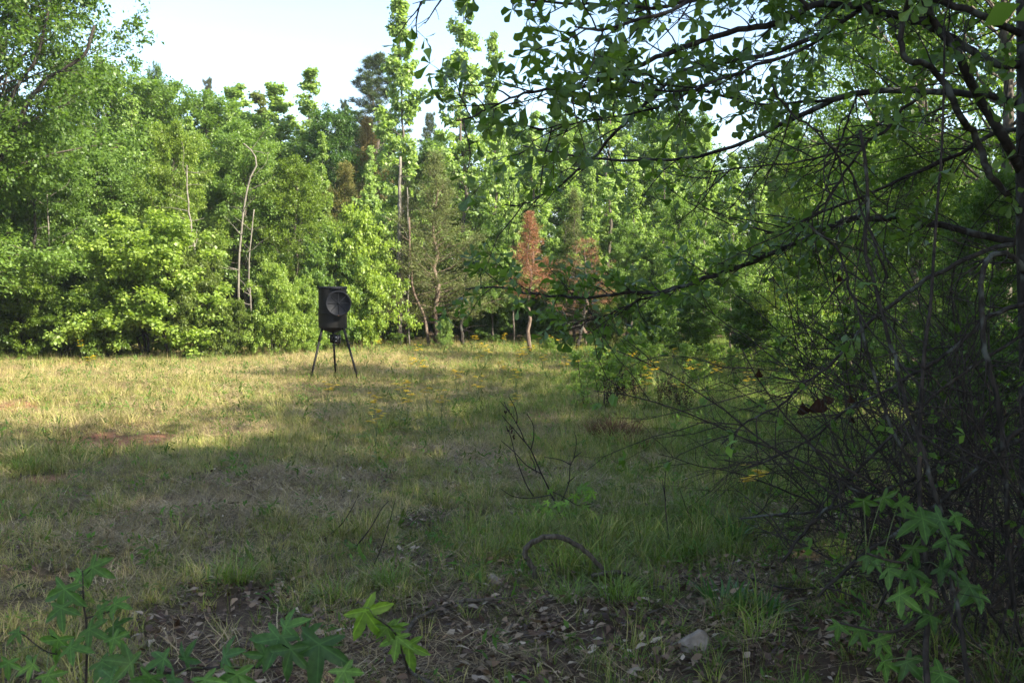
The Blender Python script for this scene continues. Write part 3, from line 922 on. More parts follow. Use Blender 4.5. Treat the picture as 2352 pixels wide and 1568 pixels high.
# dense rows further back in the wood: nothing tells these apart
bk = 0
for d_, n_, h0, h1 in ((44, 13, 7.5, 9.0), (52, 14, 8.0, 10.0), (62, 15, 8.5, 10.5)):
    for i in range(n_):
        xx = (-1.1 + 2.2 * (i + .5) / n_) * d_ * .49 + rs.normal(0, .6)
        kk = ('round', 'gum', 'round')[bk % 3]
        tree(kk, bk, 0, 0, 0, 1.25 if kk == 'round' else 1.3, 'woodland_tree', 'green tree standing in the back rows of the wood', 'tree',
             [MG, LG, DG][bk % 3], 'trees in the back rows of the wood', world=(xx, d_ + rs.normal(0, 1.2)), height=rs.uniform(h0, h1))
        bk += 1

# trees beside and behind the viewer that shade the clearing
shade = [(10.5, -1.5, 11), (7.5, 2, 10), (10.5, 7, 11), (7.5, -4.5, 11), (5.6, 3.4, 11), (13.5, 3, 12)]
for i, (xx, yy, hh) in enumerate(shade):
    tree('big', i, 0, 0, 0, 1.1, 'woodland_tree', 'broad tree of the wood beside the clearing, casting shade on it', 'tree', DG, 'shade trees around the clearing', world=(xx, yy), height=hh)
for i, (xx, yy) in enumerate([(-14.5, 20), (-15, 13), (-14, 26.5), (-17, 31), (-18.5, 37)]):
    tree('round', i, 0, 0, 0, 1.2, 'woodland_tree', 'green tree of the wood left of the clearing', 'tree', MG, 'trees left of the clearing', world=(xx, yy), height=8)

# ------------------------------------------------------------------ bushes at the wood edge
BG = 'bushes at the foot of the wood'
bushes = [
    ('bush', 0, 350, 520, 28.5, 1.15, 'large rounded yellow green bush left of the feeder', (.21, .31, .08)),
    ('bush', 1, 445, 600, 28.6, .7, 'cedar green right hand part bush leaning on the large rounded bush', (.115, .165, .045)),
    ('bush', 2, 255, 650, 28, .85, 'vine covered bush at the left foot of the large rounded one', (.11, .185, .035)),
    ('bush', 3, 625, 625, 28.5, .62, 'smaller yellow green bush just left of the feeder', (.21, .31, .08)),
    ('bush', 0, 690, 650, 30, .6, 'bright leafy spray bush reaching towards the feeder drum', (.19, .29, .07)),
    ('bush', 1, 60, 655, 28.5, .9, 'low bush covered with round vine leaves at the left edge', (.125, .20, .035)),
    ('bush', 2, 150, 690, 28, .85, 'low tangled bush between the left edge and the rounded bush', (.10, .17, .03)),
    ('bush', 3, 10, 640, 30.5, .8, 'taller dark bush behind the low one at the left edge', DG),
    ('bush', 0, 830, 505, 32.5, .62, 'tall bright yellow green bush right behind the feeder', (.22, .32, .075)),
    ('bush', 1, 760, 560, 32, .6, 'darker leafy bush behind the feeder drum', MG),
    ('bush', 2, 150, 665, 31, .8, 'shaded bush deep under the left trees', DG),
    ('bush', 3, 540, 700, 28.2, .6, 'small bush filling the gap between the two yellow green bushes', (.12, .18, .04)),
    ('bush', 0, 1020, 735, 33, .7, 'small pale leaved bush at the foot of the feathery cedar', LG),
    ('bush', 1, 1130, 690, 36, .9, 'shaded bush under the trees right of the cedar trunks', DG),
    ('bush', 2, 1260, 700, 36, .9, 'shaded bush behind the trunk of the red dead cedar', DG),
    ('bush', 3, 1400, 690, 33, .85, 'brownish green bush right of the ragged dead cedar', (.10, .13, .04)),
    ('bush', 0, 1500, 700, 31, .9, 'dark bush where the wood edge turns to the right', DG),
    ('bush', 1, 1600, 690, 29, .9, 'dark leafy bush left of the head of the track', DG),
    ('bush', 2, 1740, 680, 26, .9, 'shaded bush right of the head of the track', DG),
    ('bush', 3, 1860, 700, 20, .8, 'green bush behind the bare thicket', MG),
    ('bush', 0, 1990, 720, 16, .8, 'leafy bush inside the bare thicket', DG),
    ('bush', 1, 2180, 760, 11.5, .8, 'dark bush behind the vertical vine stems', DG),
    ('bush', 2, 2330, 800, 9.5, .8, 'dark bush at the right edge', DG),
    ('bush', 3, 940, 700, 37, .9, 'shaded bush behind the grey sweetgum trunk', DG),
]
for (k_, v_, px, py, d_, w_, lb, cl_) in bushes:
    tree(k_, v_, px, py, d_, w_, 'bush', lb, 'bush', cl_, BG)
# shrubs out in the clearing
shrubs = [
    (1400, 800, 945, 1.0, 'largest leafy green shrub standing out in the clearing'),
    (1450, 815, 925, .9, 'green shrub touching the right side of the largest clearing shrub'),
    (1340, 850, 905, .8, 'small sprout left of the largest clearing shrub'),
    (1600, 830, 905, 1.0, 'green shrub beside the track with yellow flowers round it'),
    (1695, 800, 872, 1.0, 'rounded shrub at the far end of the track'),
    (1565, 790, 850, 1.2, 'shrub behind the yellow flowers left of the track'),
    (1500, 790, 845, 1.2, 'shrub at the wood edge above the dark dead stalks'),
    (1640, 790, 850, 1.1, 'shrub between the two round track side shrubs'),
    (910, 765, 800, 1.4, 'small bright green seedling right of the feeder'),
    (1255, 775, 825, 1.0, 'weedy shrub at the foot of the red dead cedar'),
    (1760, 800, 860, 1.2, 'shrub right of the track under the overhanging twigs'),
    (1430, 770, 830, 1.3, 'shrub behind the largest clearing shrub'),
]
for i, (px, pt, pb, w_, lb) in enumerate(shrubs):
    g = G(px, pb)
    tree('shrub', i, px, pt, g[1], w_, 'shrub', lb, 'shrub', (.20, .31, .09), 'shrubs out in the clearing')

# pale bare stems leaning at the wood edge
M_PALEBARK = bark_mat('bark_pale', (.09, .08, .062), (.25, .225, .185))
for i, (pts, dp, r_, lb) in enumerate([
        ([(455, 800), (448, 600), (440, 520), (430, 440), (428, 380)], 30.2, .035, 'pale leaning bare stem above the large rounded bush'),
        ([(544, 800), (545, 760), (548, 660), (552, 560), (565, 440), (590, 370), (560, 330)], 30.5, .04, 'thin grey bare stem between the two yellow green bushes'),
        ([(577, 800), (575, 700), (572, 600), (585, 480)], 30.8, .03, 'short grey bare stem right of the thin one'),
        ([(918, 800), (916, 640), (917, 480), (919, 360)], 34.2, .085, 'straight grey bare trunk left of the feathery cedar'),
        ([(940, 800), (937, 700), (940, 560), (936, 430)], 33.6, .03, 'thin white stem in front of the feathery cedar'),
        ([(985, 795), (975, 730), (950, 670), (943, 600), (940, 500)], 33.3, .055, 'reddish crooked trunk bending left under the feathery cedar'),
        ([(1063, 790), (1060, 740), (1065, 690)], 33.8, .07, 'short dark trunk right of the cedar trunks'),
        ([(1325, 800), (1338, 740), (1345, 690)], 31.5, .06, 'dark leaning trunk under the ragged dead cedar'),
        ([(-40, 420), (20, 330), (60, 240), (110, 180), (190, 130), (215, 60)], 25.0, .07, 'thick limb sweeping up through the crown at the left edge'),
        ([(-60, 360), (-10, 290), (40, 200), (90, 120), (110, 20)], 24.8, .06, 'second thick limb at the left edge above the first'),
        ([(73, 795), (75, 620), (80, 520), (82, 440)], 29.0, .06, 'dark slim trunk in the hollow at the far left'),
        ([(119, 795), (118, 640), (112, 540), (108, 440)], 29.2, .03, 'thin trunk right of the dark slim one in the hollow')]):
    w3 = np.array([P(a, b, dp) for a, b in pts]); base = w3[0].copy()
    t = thing('bare_tree' if pts[0][1] > 350 else 'dead_limb', lb, 'tree' if pts[0][1] > 350 else 'limb', base, 'bare stems at the wood edge')
    ln = smooth_line(w3 - base, 16) + rs.normal(0, .012, (16, 3))
    tb = Tubes(); tb.add(ln, [r_, r_ * .5], k=7); mb = (M_BARK_RED if 'red' in lb else M_PALEBARK) if i not in (6, 7, 8, 9, 10) else M_BARK_DK
    link('trunk', tb.mesh('trunk', mb), t)
    tt = Tubes()
    for k in range(12):
        u = rs.randint(5, 15); d = np.array([rs.normal(0, 1), rs.normal(0, .6), rs.uniform(-.1, .8)])
        tt.add(branch_line(ln[u], d, rs.uniform(.3, 1.1), 6, .1, np.random.RandomState(i * 20 + k), .22), [.012, .004], k=3, cap=False)
    link('twigs', tt.mesh('twigs', mb), t, kind='stuff')

# undergrowth closing the view under the trees
ub = [PROTO['bush'][i][1] for i in range(4)]
uk = leaf_mat('leaf_under', col=(.06, .115, .024))
um = []
for m_ in ub[:3]:
    q = m_.copy(); q.materials.clear(); q.materials.append(uk); um.append(q)
n = 260
x = rs.uniform(-30, 30, n); y = rs.uniform(37, 66, n)
x2 = rs.uniform(8, 26, 120); y2 = rs.uniform(-4, 36, 120); k = x2 > 3.9 + .3 * y2
x3 = rs.uniform(-30, -14, 50); y3 = rs.uniform(5, 36, 50)
x = np.concatenate([x, x2[k], x3]); y = np.concatenate([y, y2[k], y3]); n = len(x)
scatter('undergrowth', 'dark undergrowth filling the floor of the wood', put(x, y), rot_rand(n, .05), rs.uniform(.45, .95, n), rs.randint(0, 3, n), rs.rand(n), um, 'under_bush')


# ------------------------------------------------------------------ the deer feeder
def lathe(prof, k=48):
    V = []; F = []
    for (r, z) in prof:
        for i in range(k):
            a = i * 2 * math.pi / k
            V.append((r * math.cos(a), r * math.sin(a), z))
    for j in range(len(prof) - 1):
        for i in range(k):
            i2 = (i + 1) % k
            F.append((j * k + i, j * k + i2, (j + 1) * k + i2, (j + 1) * k + i))
    return np.array(V), np.array(F)


def box_vf(c0, s, R=None, bev=0.0):
    import bmesh
    bm = bmesh.new()
    bmesh.ops.create_cube(bm, size=1)
    bmesh.ops.scale(bm, vec=s, verts=bm.verts)
    if bev:
        bmesh.ops.bevel(bm, geom=list(bm.edges), offset=bev, segments=2, affect='EDGES')
    me = bpy.data.meshes.new('box')
    if R is not None:
        bmesh.ops.transform(bm, matrix=R, verts=bm.verts)
    bmesh.ops.translate(bm, vec=c0, verts=bm.verts)
    bm.to_mesh(me); bm.free()
    return me


def join_meshes(name, ms, mat, smooth=False):
    V = []; F = {}
    n = 0
    for m_ in ms:
        if isinstance(m_, tuple):
            v, f = m_; fs = [tuple(q) for q in f]
        else:
            v = np.array([p.co[:] for p in m_.vertices]); fs = [tuple(p.vertices) for p in m_.polygons]
        V.append(v)
        for q in fs:
            F.setdefault(len(q), []).append([i + n for i in q])
        n += len(v)
    return mesh_np(name, np.concatenate(V), [np.array(f) for f in F.values()], [mat], smooth=smooth)


M_DRUM = plain_mat('drum_paint', (.006, .0055, .005), rough=.5, spec=.2, noise=.2, scale=8)
M_LIDP = plain_mat('black_plastic', (.005, .006, .009), rough=.65, spec=.18, noise=.15, scale=12)
M_STEEL = plain_mat('leg_steel', (.006, .006, .006), rough=.6, spec=.2)
M_RUST = plain_mat('rust', (.16, .07, .03), rough=.8)
M_BOX = plain_mat('control_box', (.012, .012, .016), rough=.4)
M_PALE = plain_mat('pale_label', (.45, .47, .5), rough=.4)

fd = 21.8
fb = P(765, 800, fd)
fz = float(gz(fb[0], fb[1]))
feeder = thing('deer_feeder', 'black drum deer feeder on three legs standing in the clearing', 'feeder', (fb[0], fb[1], fz))
ZT = P(765, 658, fd)[2] - fz; ZB = P(765, 753, fd)[2] - fz
RB = .292
prof = [(.0, ZB + .002), (RB - .012, ZB + .002), (RB, ZB + .016)]
for t in np.linspace(.03, .97, 26):
    bulge = .008 * math.exp(-((t - .38) / .012) ** 2) + .007 * math.exp(-((t - .36) / .012) ** 2)
    prof.append((RB + bulge, ZB + t * (ZT - ZB)))
prof += [(RB, ZT - .035), (RB - .004, ZT - .03)]
V, F = lathe(prof)
link('drum', mesh_np('drum', V, [F], [M_DRUM], smooth=True), feeder)
V, F = lathe([(RB + .001, ZB + .345 * (ZT - ZB)), (RB + .009, ZB + .35 * (ZT - ZB)), (RB + .009, ZB + .372 * (ZT - ZB)), (RB + .001, ZB + .377 * (ZT - ZB))])
link('drum_hoop', mesh_np('hoop', V, [F], [M_DRUM], smooth=False), feeder)
V, F = lathe([(RB + .002, ZT - .05), (RB + .012, ZT - .045), (RB + .012, ZT - .008), (RB + .004, ZT), (RB - .016, ZT + .002), (RB - .02, ZT - .02), (0, ZT - .022)])
link('top_rim', mesh_np('rim', V, [F], [M_LIDP], smooth=False), feeder)
V, F = lathe([(RB - .02, ZB + .001), (RB - .05, ZB - .03), (.085, ZB - .085), (.06, ZB - .10), (.0, ZB - .10)])
link('funnel', mesh_np('funnel', V, [F], [M_DRUM], smooth=True), feeder)
# legs with sleeves
feet = [(-.43, -.33, -.19, -.17), (.575, -.245, .245, -.13), (-.045, .58, -.04, .235)]
for i, (fx, fy, hx, hy) in enumerate(feet):
    gzf = float(gz(fb[0] + fx, fb[1] + fy)) - fz
    top_ = np.array([hx, hy, ZB + .005]); bot = np.array([fx, fy, gzf - .03])
    tb = Tubes(); tb.add([top_ + (bot - top_) * .14, bot], .024, k=10)
    lg = link('leg', tb.mesh('leg', M_STEEL), feeder)
    tb = Tubes(); tb.add([top_, top_ + (bot - top_) * .24], .031, k=10)
    link('leg_socket', tb.mesh('leg_socket', M_STEEL), lg)
# control unit under the funnel
bx_ = box_vf((.0, 0, 0), (.125, .14, .185), bev=.008)
cu = link('control_box', join_meshes('control_box', [bx_], M_BOX), feeder, loc=(.100, -.02, ZB - .235))
V, F = lathe([(.0, .09), (.05, .09), (.05, -.075), (.03, -.08), (0, -.08)], 20)
link('motor_housing', mesh_np('motor', V, [F], [M_DRUM], smooth=False), feeder, loc=(-.012, -.02, ZB - .225))
V, F = lathe([(.0, .006), (.07, .006), (.075, .015), (.078, .0), (.0, 0)], 20)
link('spinner_plate', mesh_np('spinner', V, [F], [M_STEEL]), feeder, loc=(.06, 0, ZB - .36))
tb = Tubes(); tb.add([(.06, 0, ZB - .09), (.06, 0, ZB - .38)], .006, k=6)
link('spinner_shaft', tb.mesh('shaft', M_STEEL), feeder)
for i, zz in enumerate((.045, -.03)):
    link('latch', join_meshes('latch', [box_vf((0, 0, 0), (.016, .01, .022))], M_PALE), cu, loc=(-.02, -.072, zz))
# round lid hanging in front of the drum
lid = link('lid', None, feeder) if False else None
LR = .262
Vs = []
V1, F1 = lathe([(0, .0), (LR * .84, .0), (LR * .86, .022), (LR * .93, .03), (LR * .98, .026), (LR, .012), (LR, -.02), (LR * .97, -.028), (0, -.028)], 56)
lidm = mesh_np('lid', V1, [F1], [M_LIDP], smooth=False)
lid = link('lid', lidm, feeder, loc=(.178, -.345, ZT - .345))
lid.rotation_euler = (math.radians(86), 0, math.radians(9))
for i in range(4):
    a = math.radians(45 * i + 1)
    rb = join_meshes('rib', [box_vf((0, 0, .004), (LR * 1.66, .010, .007), bev=.003)], M_LIDP)
    q = link('rib', rb, lid); q.rotation_euler = (0, 0, a); q.location = (0, 0, .0005 * i)
V, F = lathe([(0, .014), (.022, .013), (.026, .0)], 16)
link('hub', mesh_np('hub', V, [F], [M_LIDP]), lid)
q = link('rust_spot', join_meshes('rust_spot', [box_vf((0, 0, 0), (.02, .012, .004))], M_RUST), lid, loc=(.0, -LR * .96, .031))
hg = link('hinge', join_meshes('hinge', [box_vf((0, 0, 0), (.21, .05, .045), bev=.006)], M_LIDP), feeder, loc=(.13, -.285, ZT - .045))
hg.rotation_euler = (0, 0, math.radians(18))
for i in range(6):
    link('knuckle', join_meshes('knuckle', [box_vf((0, 0, 0), (.016, .012, .03), bev=.003)], M_LIDP), hg, loc=(-.08 + .032 * i, -.030, .004))

# ------------------------------------------------------------------ yellow flowers (groundsel)
M_YEL = leaf_mat('petal', lo=(.8, .75, .6), hi=(1.15, 1.15, 1), trans=.3, col=(.80, .60, .03), tr_gain=1.0)


def flower_plant(seed):
    r = np.random.RandomState(seed)
    tb = Tubes(); V = []; LV = []
    H = .5
    main = branch_line(np.zeros(3), np.array([.05, .02, 1]), H * .72, 5, .1, r, .05)
    tb.add(main, [.004, .0025], k=4)
    heads = []
    for i in range(9):
        q = main[3 + i % 3]
        a = i * 2.4
        e = q + np.array([math.cos(a) * r.uniform(.02, .07), math.sin(a) * r.uniform(.02, .07), 0]); e[2] = H * r.uniform(.72, 1.05)
        tb.add([q, (q + e) / 2 + np.array([0, 0, -.01]), e], [.002, .0013], k=3, cap=False)
        for k in range(3):
            heads.append(e + np.append(r.normal(0, .014, 2), r.uniform(0, .02)))
    P_ = []; A_ = []; N__ = []
    for h in heads:
        for k in range(8):
            a = k * math.pi / 4 + r.rand()
            P_.append(h); A_.append((math.cos(a), math.sin(a), .15)); N__.append((0, 0, 1))
    P_ = np.array(P_); A_ = norm(np.array(A_)); N__ = np.array(N__, float)
    V, F = leaf_quads(P_, A_, N__, np.full(len(P_), .024), np.full(len(P_), .016))
    fm = mesh_np('flower_head', V, [F], [M_YEL], {'tint': r.rand(len(P_))})
    n = 26
    t = r.rand(n) ** 1.5
    p = np.column_stack([r.normal(0, .01, n), r.normal(0, .01, n), .02 + t * H * .6])
    a = r.uniform(0, 6.28, n)
    V, F = leaf_quads(p, norm(np.column_stack([np.cos(a), np.sin(a), r.uniform(.1, .9, n)])), np.tile([0, 0, 1.], (n, 1)), .10 * (1.1 - t) * r.uniform(.6, 1.2, n), .03 * (1.1 - t))
    lm = mesh_np('leaf', V, [F], [M_LEAF], {'tint': r.rand(n)})
    return tb.mesh('stem', M_STEMG), fm, lm


M_STEMG = plain_mat('green_stem', (.10, .14, .04), rough=.6)
FP = [flower_plant(i) for i in range(4)]
flowers = [(879, 786), (964, 798), (1099, 797), (1118, 804), (1104, 816), (974, 832), (951, 837), (1153, 837), (1182, 814), (1203, 811), (1220, 804), (1196, 825),
           (1250, 826), (1291, 833), (1053, 867), (1182, 860), (985, 893), (1092, 886), (918, 905), (934, 913), (846, 927), (1015, 914), (865, 969), (1182, 918),
           (1329, 802), (1375, 800), (1385, 807), (1424, 807), (1276, 780), (1484, 835), (1491, 863), (1480, 877), (739, 895), (190, 790), (205, 825), (1445, 845),
           (1575, 880), (1720, 863), (1090, 775), (1160, 779), (1255, 778), (1240, 790), (1320, 840), (1640, 845), (1720, 1078), (1352, 808), (1298, 804),
           (730, 762), (1620, 838), (1585, 848), (1600, 855), (1655, 850), (1465, 822), (1510, 845), (1545, 815), (1400, 822), (1340, 795), (1210, 795)]
for i, (px, py) in enumerate(flowers):
    g = G(px, py, lift=.47)
    if i in (20, 22):
        lb = 'nearest clump of yellow flowers in the grass right of the feeder' if i == 22 else 'yellow flower clump in the grass just right of the feeder legs'
    elif i in (18, 19):
        lb = 'one of two adjoining yellow flower clumps right of the feeder'
    elif i == 32:
        lb = 'yellow flower clump low between the feeder legs'
    elif i in (33, 34):
        lb = 'yellow flower clump in front of the bushes at the far left'
    elif i == 44:
        lb = 'yellow flower clump under the bare thicket twigs on the right'
    elif i == 45 or px > 1560:
        lb = 'yellow flower clump near the grassy track and its shrubs'
    elif px > 1300:
        lb = 'yellow flower clump around the leafy clearing shrubs'
    elif py > 850:
        lb = 'yellow flower clump alone in the middle of the grass'
    else:
        lb = 'yellow flower clump in the drift below the cedars'
    t = thing('wildflower', lb, 'flower', g, 'yellow wildflowers in the clearing', rz=rs.uniform(0, 6.28), scale=(rs.uniform(1.0, 1.5),) * 2 + (rs.uniform(.95, 1.2),))
    s_, f_, l_ = FP[i % 4]
    link('stem', s_, t); link('flower_head', f_, t); link('foliage', l_, t, color=(.10, .16, .05))


# dark dead stalks beside the clearing shrub
def stalk(seed):
    r = np.random.RandomState(seed)
    tb = Tubes(); P_ = []
    for s in range(3):
        ln = branch_line(np.array([r.normal(0, .02), r.normal(0, .02), 0]), np.array([r.normal(0, .12), r.normal(0, .12), 1]), .62 * r.uniform(.7, 1), 6, .1, r, .05)
        tb.add(ln, [.004, .002], k=4)
        for k in range(60):
            u = r.uniform(1.2, 5.99); i = int(u); P_.append(ln[i] * (1 - u + i) + ln[i + 1] * (u - i) + r.normal(0, .018, 3))
    P_ = np.array(P_); n = len(P_)
    V, F = leaf_quads(P_, norm(r.normal(0, 1, (n, 3))), norm(r.normal(0, 1, (n, 3))), np.full(n, .032), np.full(n, .02))
    return tb.mesh('stalk', M_TWIG), mesh_np('dead_leaves', V, [F], [M_DEADLEAF], {'tint': r.rand(n)})


SP = [stalk(i) for i in range(3)]
for i, (px, py) in enumerate([(1445, 915), (1460, 922), (1475, 912), (1395, 935), (1415, 930), (1525, 915), (1540, 925), (1556, 930), (1570, 938), (1580, 945), (1430, 925), (1512, 925)]):
    g = G(px, py + 12)
    lb = 'dark withered stalk in the cluster right of the clearing shrub' if px > 1500 else 'dark withered stalk at the foot of the largest clearing shrub'
    t = thing('dead_stalk', lb, 'dead plant', g, 'dark withered stalks', rz=rs.uniform(0, 6), scale=(1, 1, rs.uniform(.7, 1.15)))
    link('stem', SP[i % 3][0], t); link('withered_leaves', SP[i % 3][1], t, color=(.045, .03, .028))

# ------------------------------------------------------------------ single leaves used as parts
def star_leaf(seed=0):
    r = np.random.RandomState(seed)
    out_ = []; lobes = [(-118, .62), (-62, .92), (0, 1.08), (62, .92), (118, .62)]
    pts = [(0, -.12)]
    for i, (a, l_) in enumerate(lobes):
        a = math.radians(a + r.normal(0, 4))
        for da, q in ((-.37, .54), (-.19, .78), (0, 1.05), (.19, .78), (.37, .54)):
            if abs(da) < .01 or True:
                pts.append((math.sin(a + da) * l_ * q, math.cos(a + da) * l_ * q))
        if i < 4:
            b = a + math.radians(30); pts.append((math.sin(b) * .36, math.cos(b) * .36))
    V = [(0, .0, .0)]
    for (x_, y_) in pts:
        rr = math.hypot(x_, y_)
        ang = math.degrees(math.atan2(x_, y_))
        near = min(abs(ang - l_[0]) for l_ in lobes)
        V.append((x_, y_, .10 * min(1, near / 20) * rr - .28 * rr * rr))
    n = len(pts)
    F = [(0, i + 2 if i + 2 <= n else 1, i + 1) for i in range(n)]
    return np.array(V), np.array(F)


def oak_leaf(seed=0, n=7):
    """narrow at the stalk, widening to three weak lobes at the end"""
    r = np.random.RandomState(seed)
    st = [(0, .012), (.15, .03), (.35, .085), (.55, .15), (.72, .235), (.84, .27), (.93, .17), (1.0, .06)]
    V = []; F = []
    bend = r.uniform(-.35, .25)
    for i, (t, w) in enumerate(st):
        z = bend * t * t
        wl = w * r.uniform(.85, 1.15); wr = w * r.uniform(.85, 1.15)
        V += [(-wl, t, z + wl * .25), (0, t, z), (wr, t, z + wr * .25)]
    for i in range(len(st) - 1):
        b = i * 3
        F += [(b, b + 1, b + 4, b + 3), (b + 1, b + 2, b + 5, b + 4)]
    return np.array(V), np.array(F)


STAR = []
for i in range(4):
    V, F = star_leaf(i)
    STAR.append(mesh_np('star_leaf', V, [F], [M_STAR], {'tint': [i / 3] * len(F)}, smooth=False))
OAKV = [oak_leaf(i) for i in range(4)]
OAK = [mesh_np('oak_leaf', v, [f], [M_OAK], {'tint': [i / 3] * len(f)}, smooth=True) for i, (v, f) in enumerate(OAKV)]


def orient(y_dir, n_dir):
    y_ = Vector(y_dir).normalized(); n_ = Vector(n_dir)
    x_ = y_.cross(n_).normalized(); z_ = x_.cross(y_)
    return Matrix((x_, y_, z_)).transposed()


def place_leaf(parent, me, pos, y_dir, n_dir, size, col, name='leaf', world_parent=np.zeros(3)):
    o = link(name, me, parent, color=col)
    M = Matrix.Translation(Vector(np.asarray(pos) - world_parent)) @ orient(y_dir, n_dir).to_4x4() @ Matrix.Scale(size, 4)
    o.matrix_local = M
    return o


# ------------------------------------------------------------------ saplings with star leaves
def sapling(label, base, stems, leaves, size_px=None, col=(.07, .15, .03), rad=.006, mat=None, group='sweetgum saplings in the foreground', name='sweetgum_sapling', hang=.35):
    """stems: lists of world points; leaves: (px, py, depth, length in picture units, angle)"""
    base = np.asarray(base, float)
    t = thing(name, label, 'sapling', base, group)
    allp = []
    for i, st in enumerate(stems):
        st = np.asarray(st) - base
        ln = smooth_line(st, max(6, len(st) * 4))
        tb = Tubes(); tb.add(ln, [rad if i == 0 else rad * .6, rad * .35], k=6)
        link('stem', tb.mesh('stem', mat or M_TWIG), t)
        allp.append(ln)
    allp = np.concatenate(allp)
    tb = None
    for (px, py, dp, lpx, ang) in leaves:
        p = P(px, py, dp)
        s = lpx / FPX * dp * .66
        a = math.radians(ang)
        yd = np.array([math.sin(a), rs.normal(-.25, .2), math.cos(a)])
        nd = np.array([rs.normal(0, .25), -.75 + rs.normal(0, .15), .75 + rs.normal(0, .2)])
        place_leaf(t, STAR[rs.randint(4)], p, yd, nd, s, tuple(np.array(col) * rs.uniform(.75, 1.25)), world_parent=base)
        loc = p - base - norm(yd) * s * .1
        j = np.argmin(np.linalg.norm(allp - loc, axis=1))
        mid = (loc + allp[j]) / 2 + np.array([0, 0, .015])
        tb = tb or Tubes()
        tb.add(smooth_line([allp[j], mid, loc], 5), [.0018, .0012], k=4)
    if tb:
        link('leaf_stalks', tb.mesh('stalks', M_STEMG), t, kind='stuff')
    return t


def ground_under(px, py, dp):
    p = P(px, py, dp); return np.array([p[0], p[1], gz(p[0], p[1])])


b = ground_under(185, 1500, 3.6)
sapling('sweetgum sapling with lit leaves at the lower left corner', b,
        [[b, P(200, 1480, 3.6), P(192, 1380, 3.6), P(190, 1310, 3.65)], [P(200, 1480, 3.6), P(120, 1500, 3.5), P(45, 1450, 3.5)], [P(196, 1420, 3.6), P(262, 1400, 3.6)]],
        [(212, 1302, 3.65, 78, 120), (185, 1318, 3.65, 60, -150), (148, 1352, 3.55, 110, 190), (228, 1400, 3.6, 60, 80), (263, 1386, 3.6, 60, 100), (140, 1395, 3.5, 80, 170),
         (205, 1445, 3.5, 74, 110), (262, 1438, 3.6, 72, 100), (135, 1468, 3.5, 86, 200), (162, 1486, 3.45, 78, 90), (43, 1450, 3.5, 52, 230), (75, 1525, 3.4, 66, 250),
         (262, 1465, 3.5, 60, 130), (20, 1520, 3.3, 60, 180), (110, 1550, 3.3, 70, 140), (235, 1520, 3.4, 84, 100)])
b = ground_under(300, 1700, 3.0)
sapling('long low sweetgum branch with big glossy leaves along the bottom edge', b,
        [[b, P(320, 1575, 3.0), P(391, 1545, 3.0), P(462, 1534, 3.0), P(605, 1532, 2.95), P(676, 1527, 2.95)], [P(676, 1527, 2.95), P(740, 1515, 2.95), P(827, 1484, 3.0), P(880, 1462, 3.1)]],
        [(655, 1440, 2.95, 84, 60), (640, 1465, 2.9, 110, 200), (733, 1478, 2.85, 150, 185), (668, 1490, 2.85, 105, 200), (516, 1505, 2.95, 80, 60), (377, 1512, 3.0, 80, 250), (300, 1522, 3.0, 90, 290),
         (425, 1512, 3.0, 72, 20), (544, 1548, 2.8, 110, 180), (345, 1555, 2.9, 84, 200), (610, 1505, 2.9, 84, 340), (470, 1560, 2.8, 84, 160), (400, 1560, 2.85, 80, 200), (700, 1465, 2.95, 80, 40),
         (255, 1555, 3.0, 84, 240), (790, 1540, 2.8, 90, 150)], col=(.05, .115, .03), rad=.007)
b = ground_under(955, 1650, 3.6)
sapling('sweetgum sprig with one bright hanging leaf at the bottom centre', b,
        [[b, P(940, 1560, 3.5), P(925, 1500, 3.45), P(905, 1450, 3.4), P(860, 1415, 3.4)]],
        [(838, 1402, 3.4, 118, 145), (888, 1440, 3.4, 72, 160), (913, 1462, 3.4, 78, 190), (938, 1480, 3.45, 90, 178), (905, 1440, 3.42, 50, 60)], col=(.10, .19, .028))
b = ground_under(2140, 1640, 3.9)
rb = [(1984, 1150, 60), (2030, 1142, 60), (2069, 1152, 64), (2119, 1190, 100), (2160, 1192, 84), (2193, 1185, 70), (2098, 1258, 72), (1991, 1278, 60), (2022, 1262, 40), (2183, 1235, 76), (2197, 1265, 66),
      (2091, 1310, 80), (2041, 1308, 76), (2162, 1305, 70), (2066, 1365, 84), (1973, 1445, 72), (2019, 1468, 66), (2030, 1520, 80), (2137, 1415, 72), (2226, 1345, 84), (2251, 1365, 70), (1927, 1434, 54),
      (2162, 1548, 110), (2083, 1520, 80), (2010, 1285, 52), (2120, 1350, 64)]
sapling('sweetgum sapling with dim green leaves before the thicket at the right', b,
        [[b, P(2126, 1509, 4.0), P(2133, 1402, 4.1), P(2130, 1295, 4.1), P(2115, 1189, 4.2), P(2112, 1011, 4.3), P(2123, 811, 4.4), P(2137, 705, 4.5), P(2144, 600, 4.6), P(2154, 459, 4.7), P(2165, 300, 4.8), P(2170, 60, 4.9)],
         [P(2130, 1295, 4.1), P(2060, 1290, 4.0), P(1990, 1270, 4.0)], [P(2133, 1402, 4.1), P(2050, 1450, 3.9), P(1930, 1430, 3.9)], [P(2133, 1420, 4.1), P(2240, 1360, 4.1)]],
        [(a_, b_, 4.0, c_, rs.uniform(100, 260)) for a_, b_, c_ in rb], col=(.055, .12, .025), rad=.013)

# bare twiggy sapling in the middle
def Q(xx, yy):
    return (1102.5 + xx * .2051, 872.8 + yy * .2051)


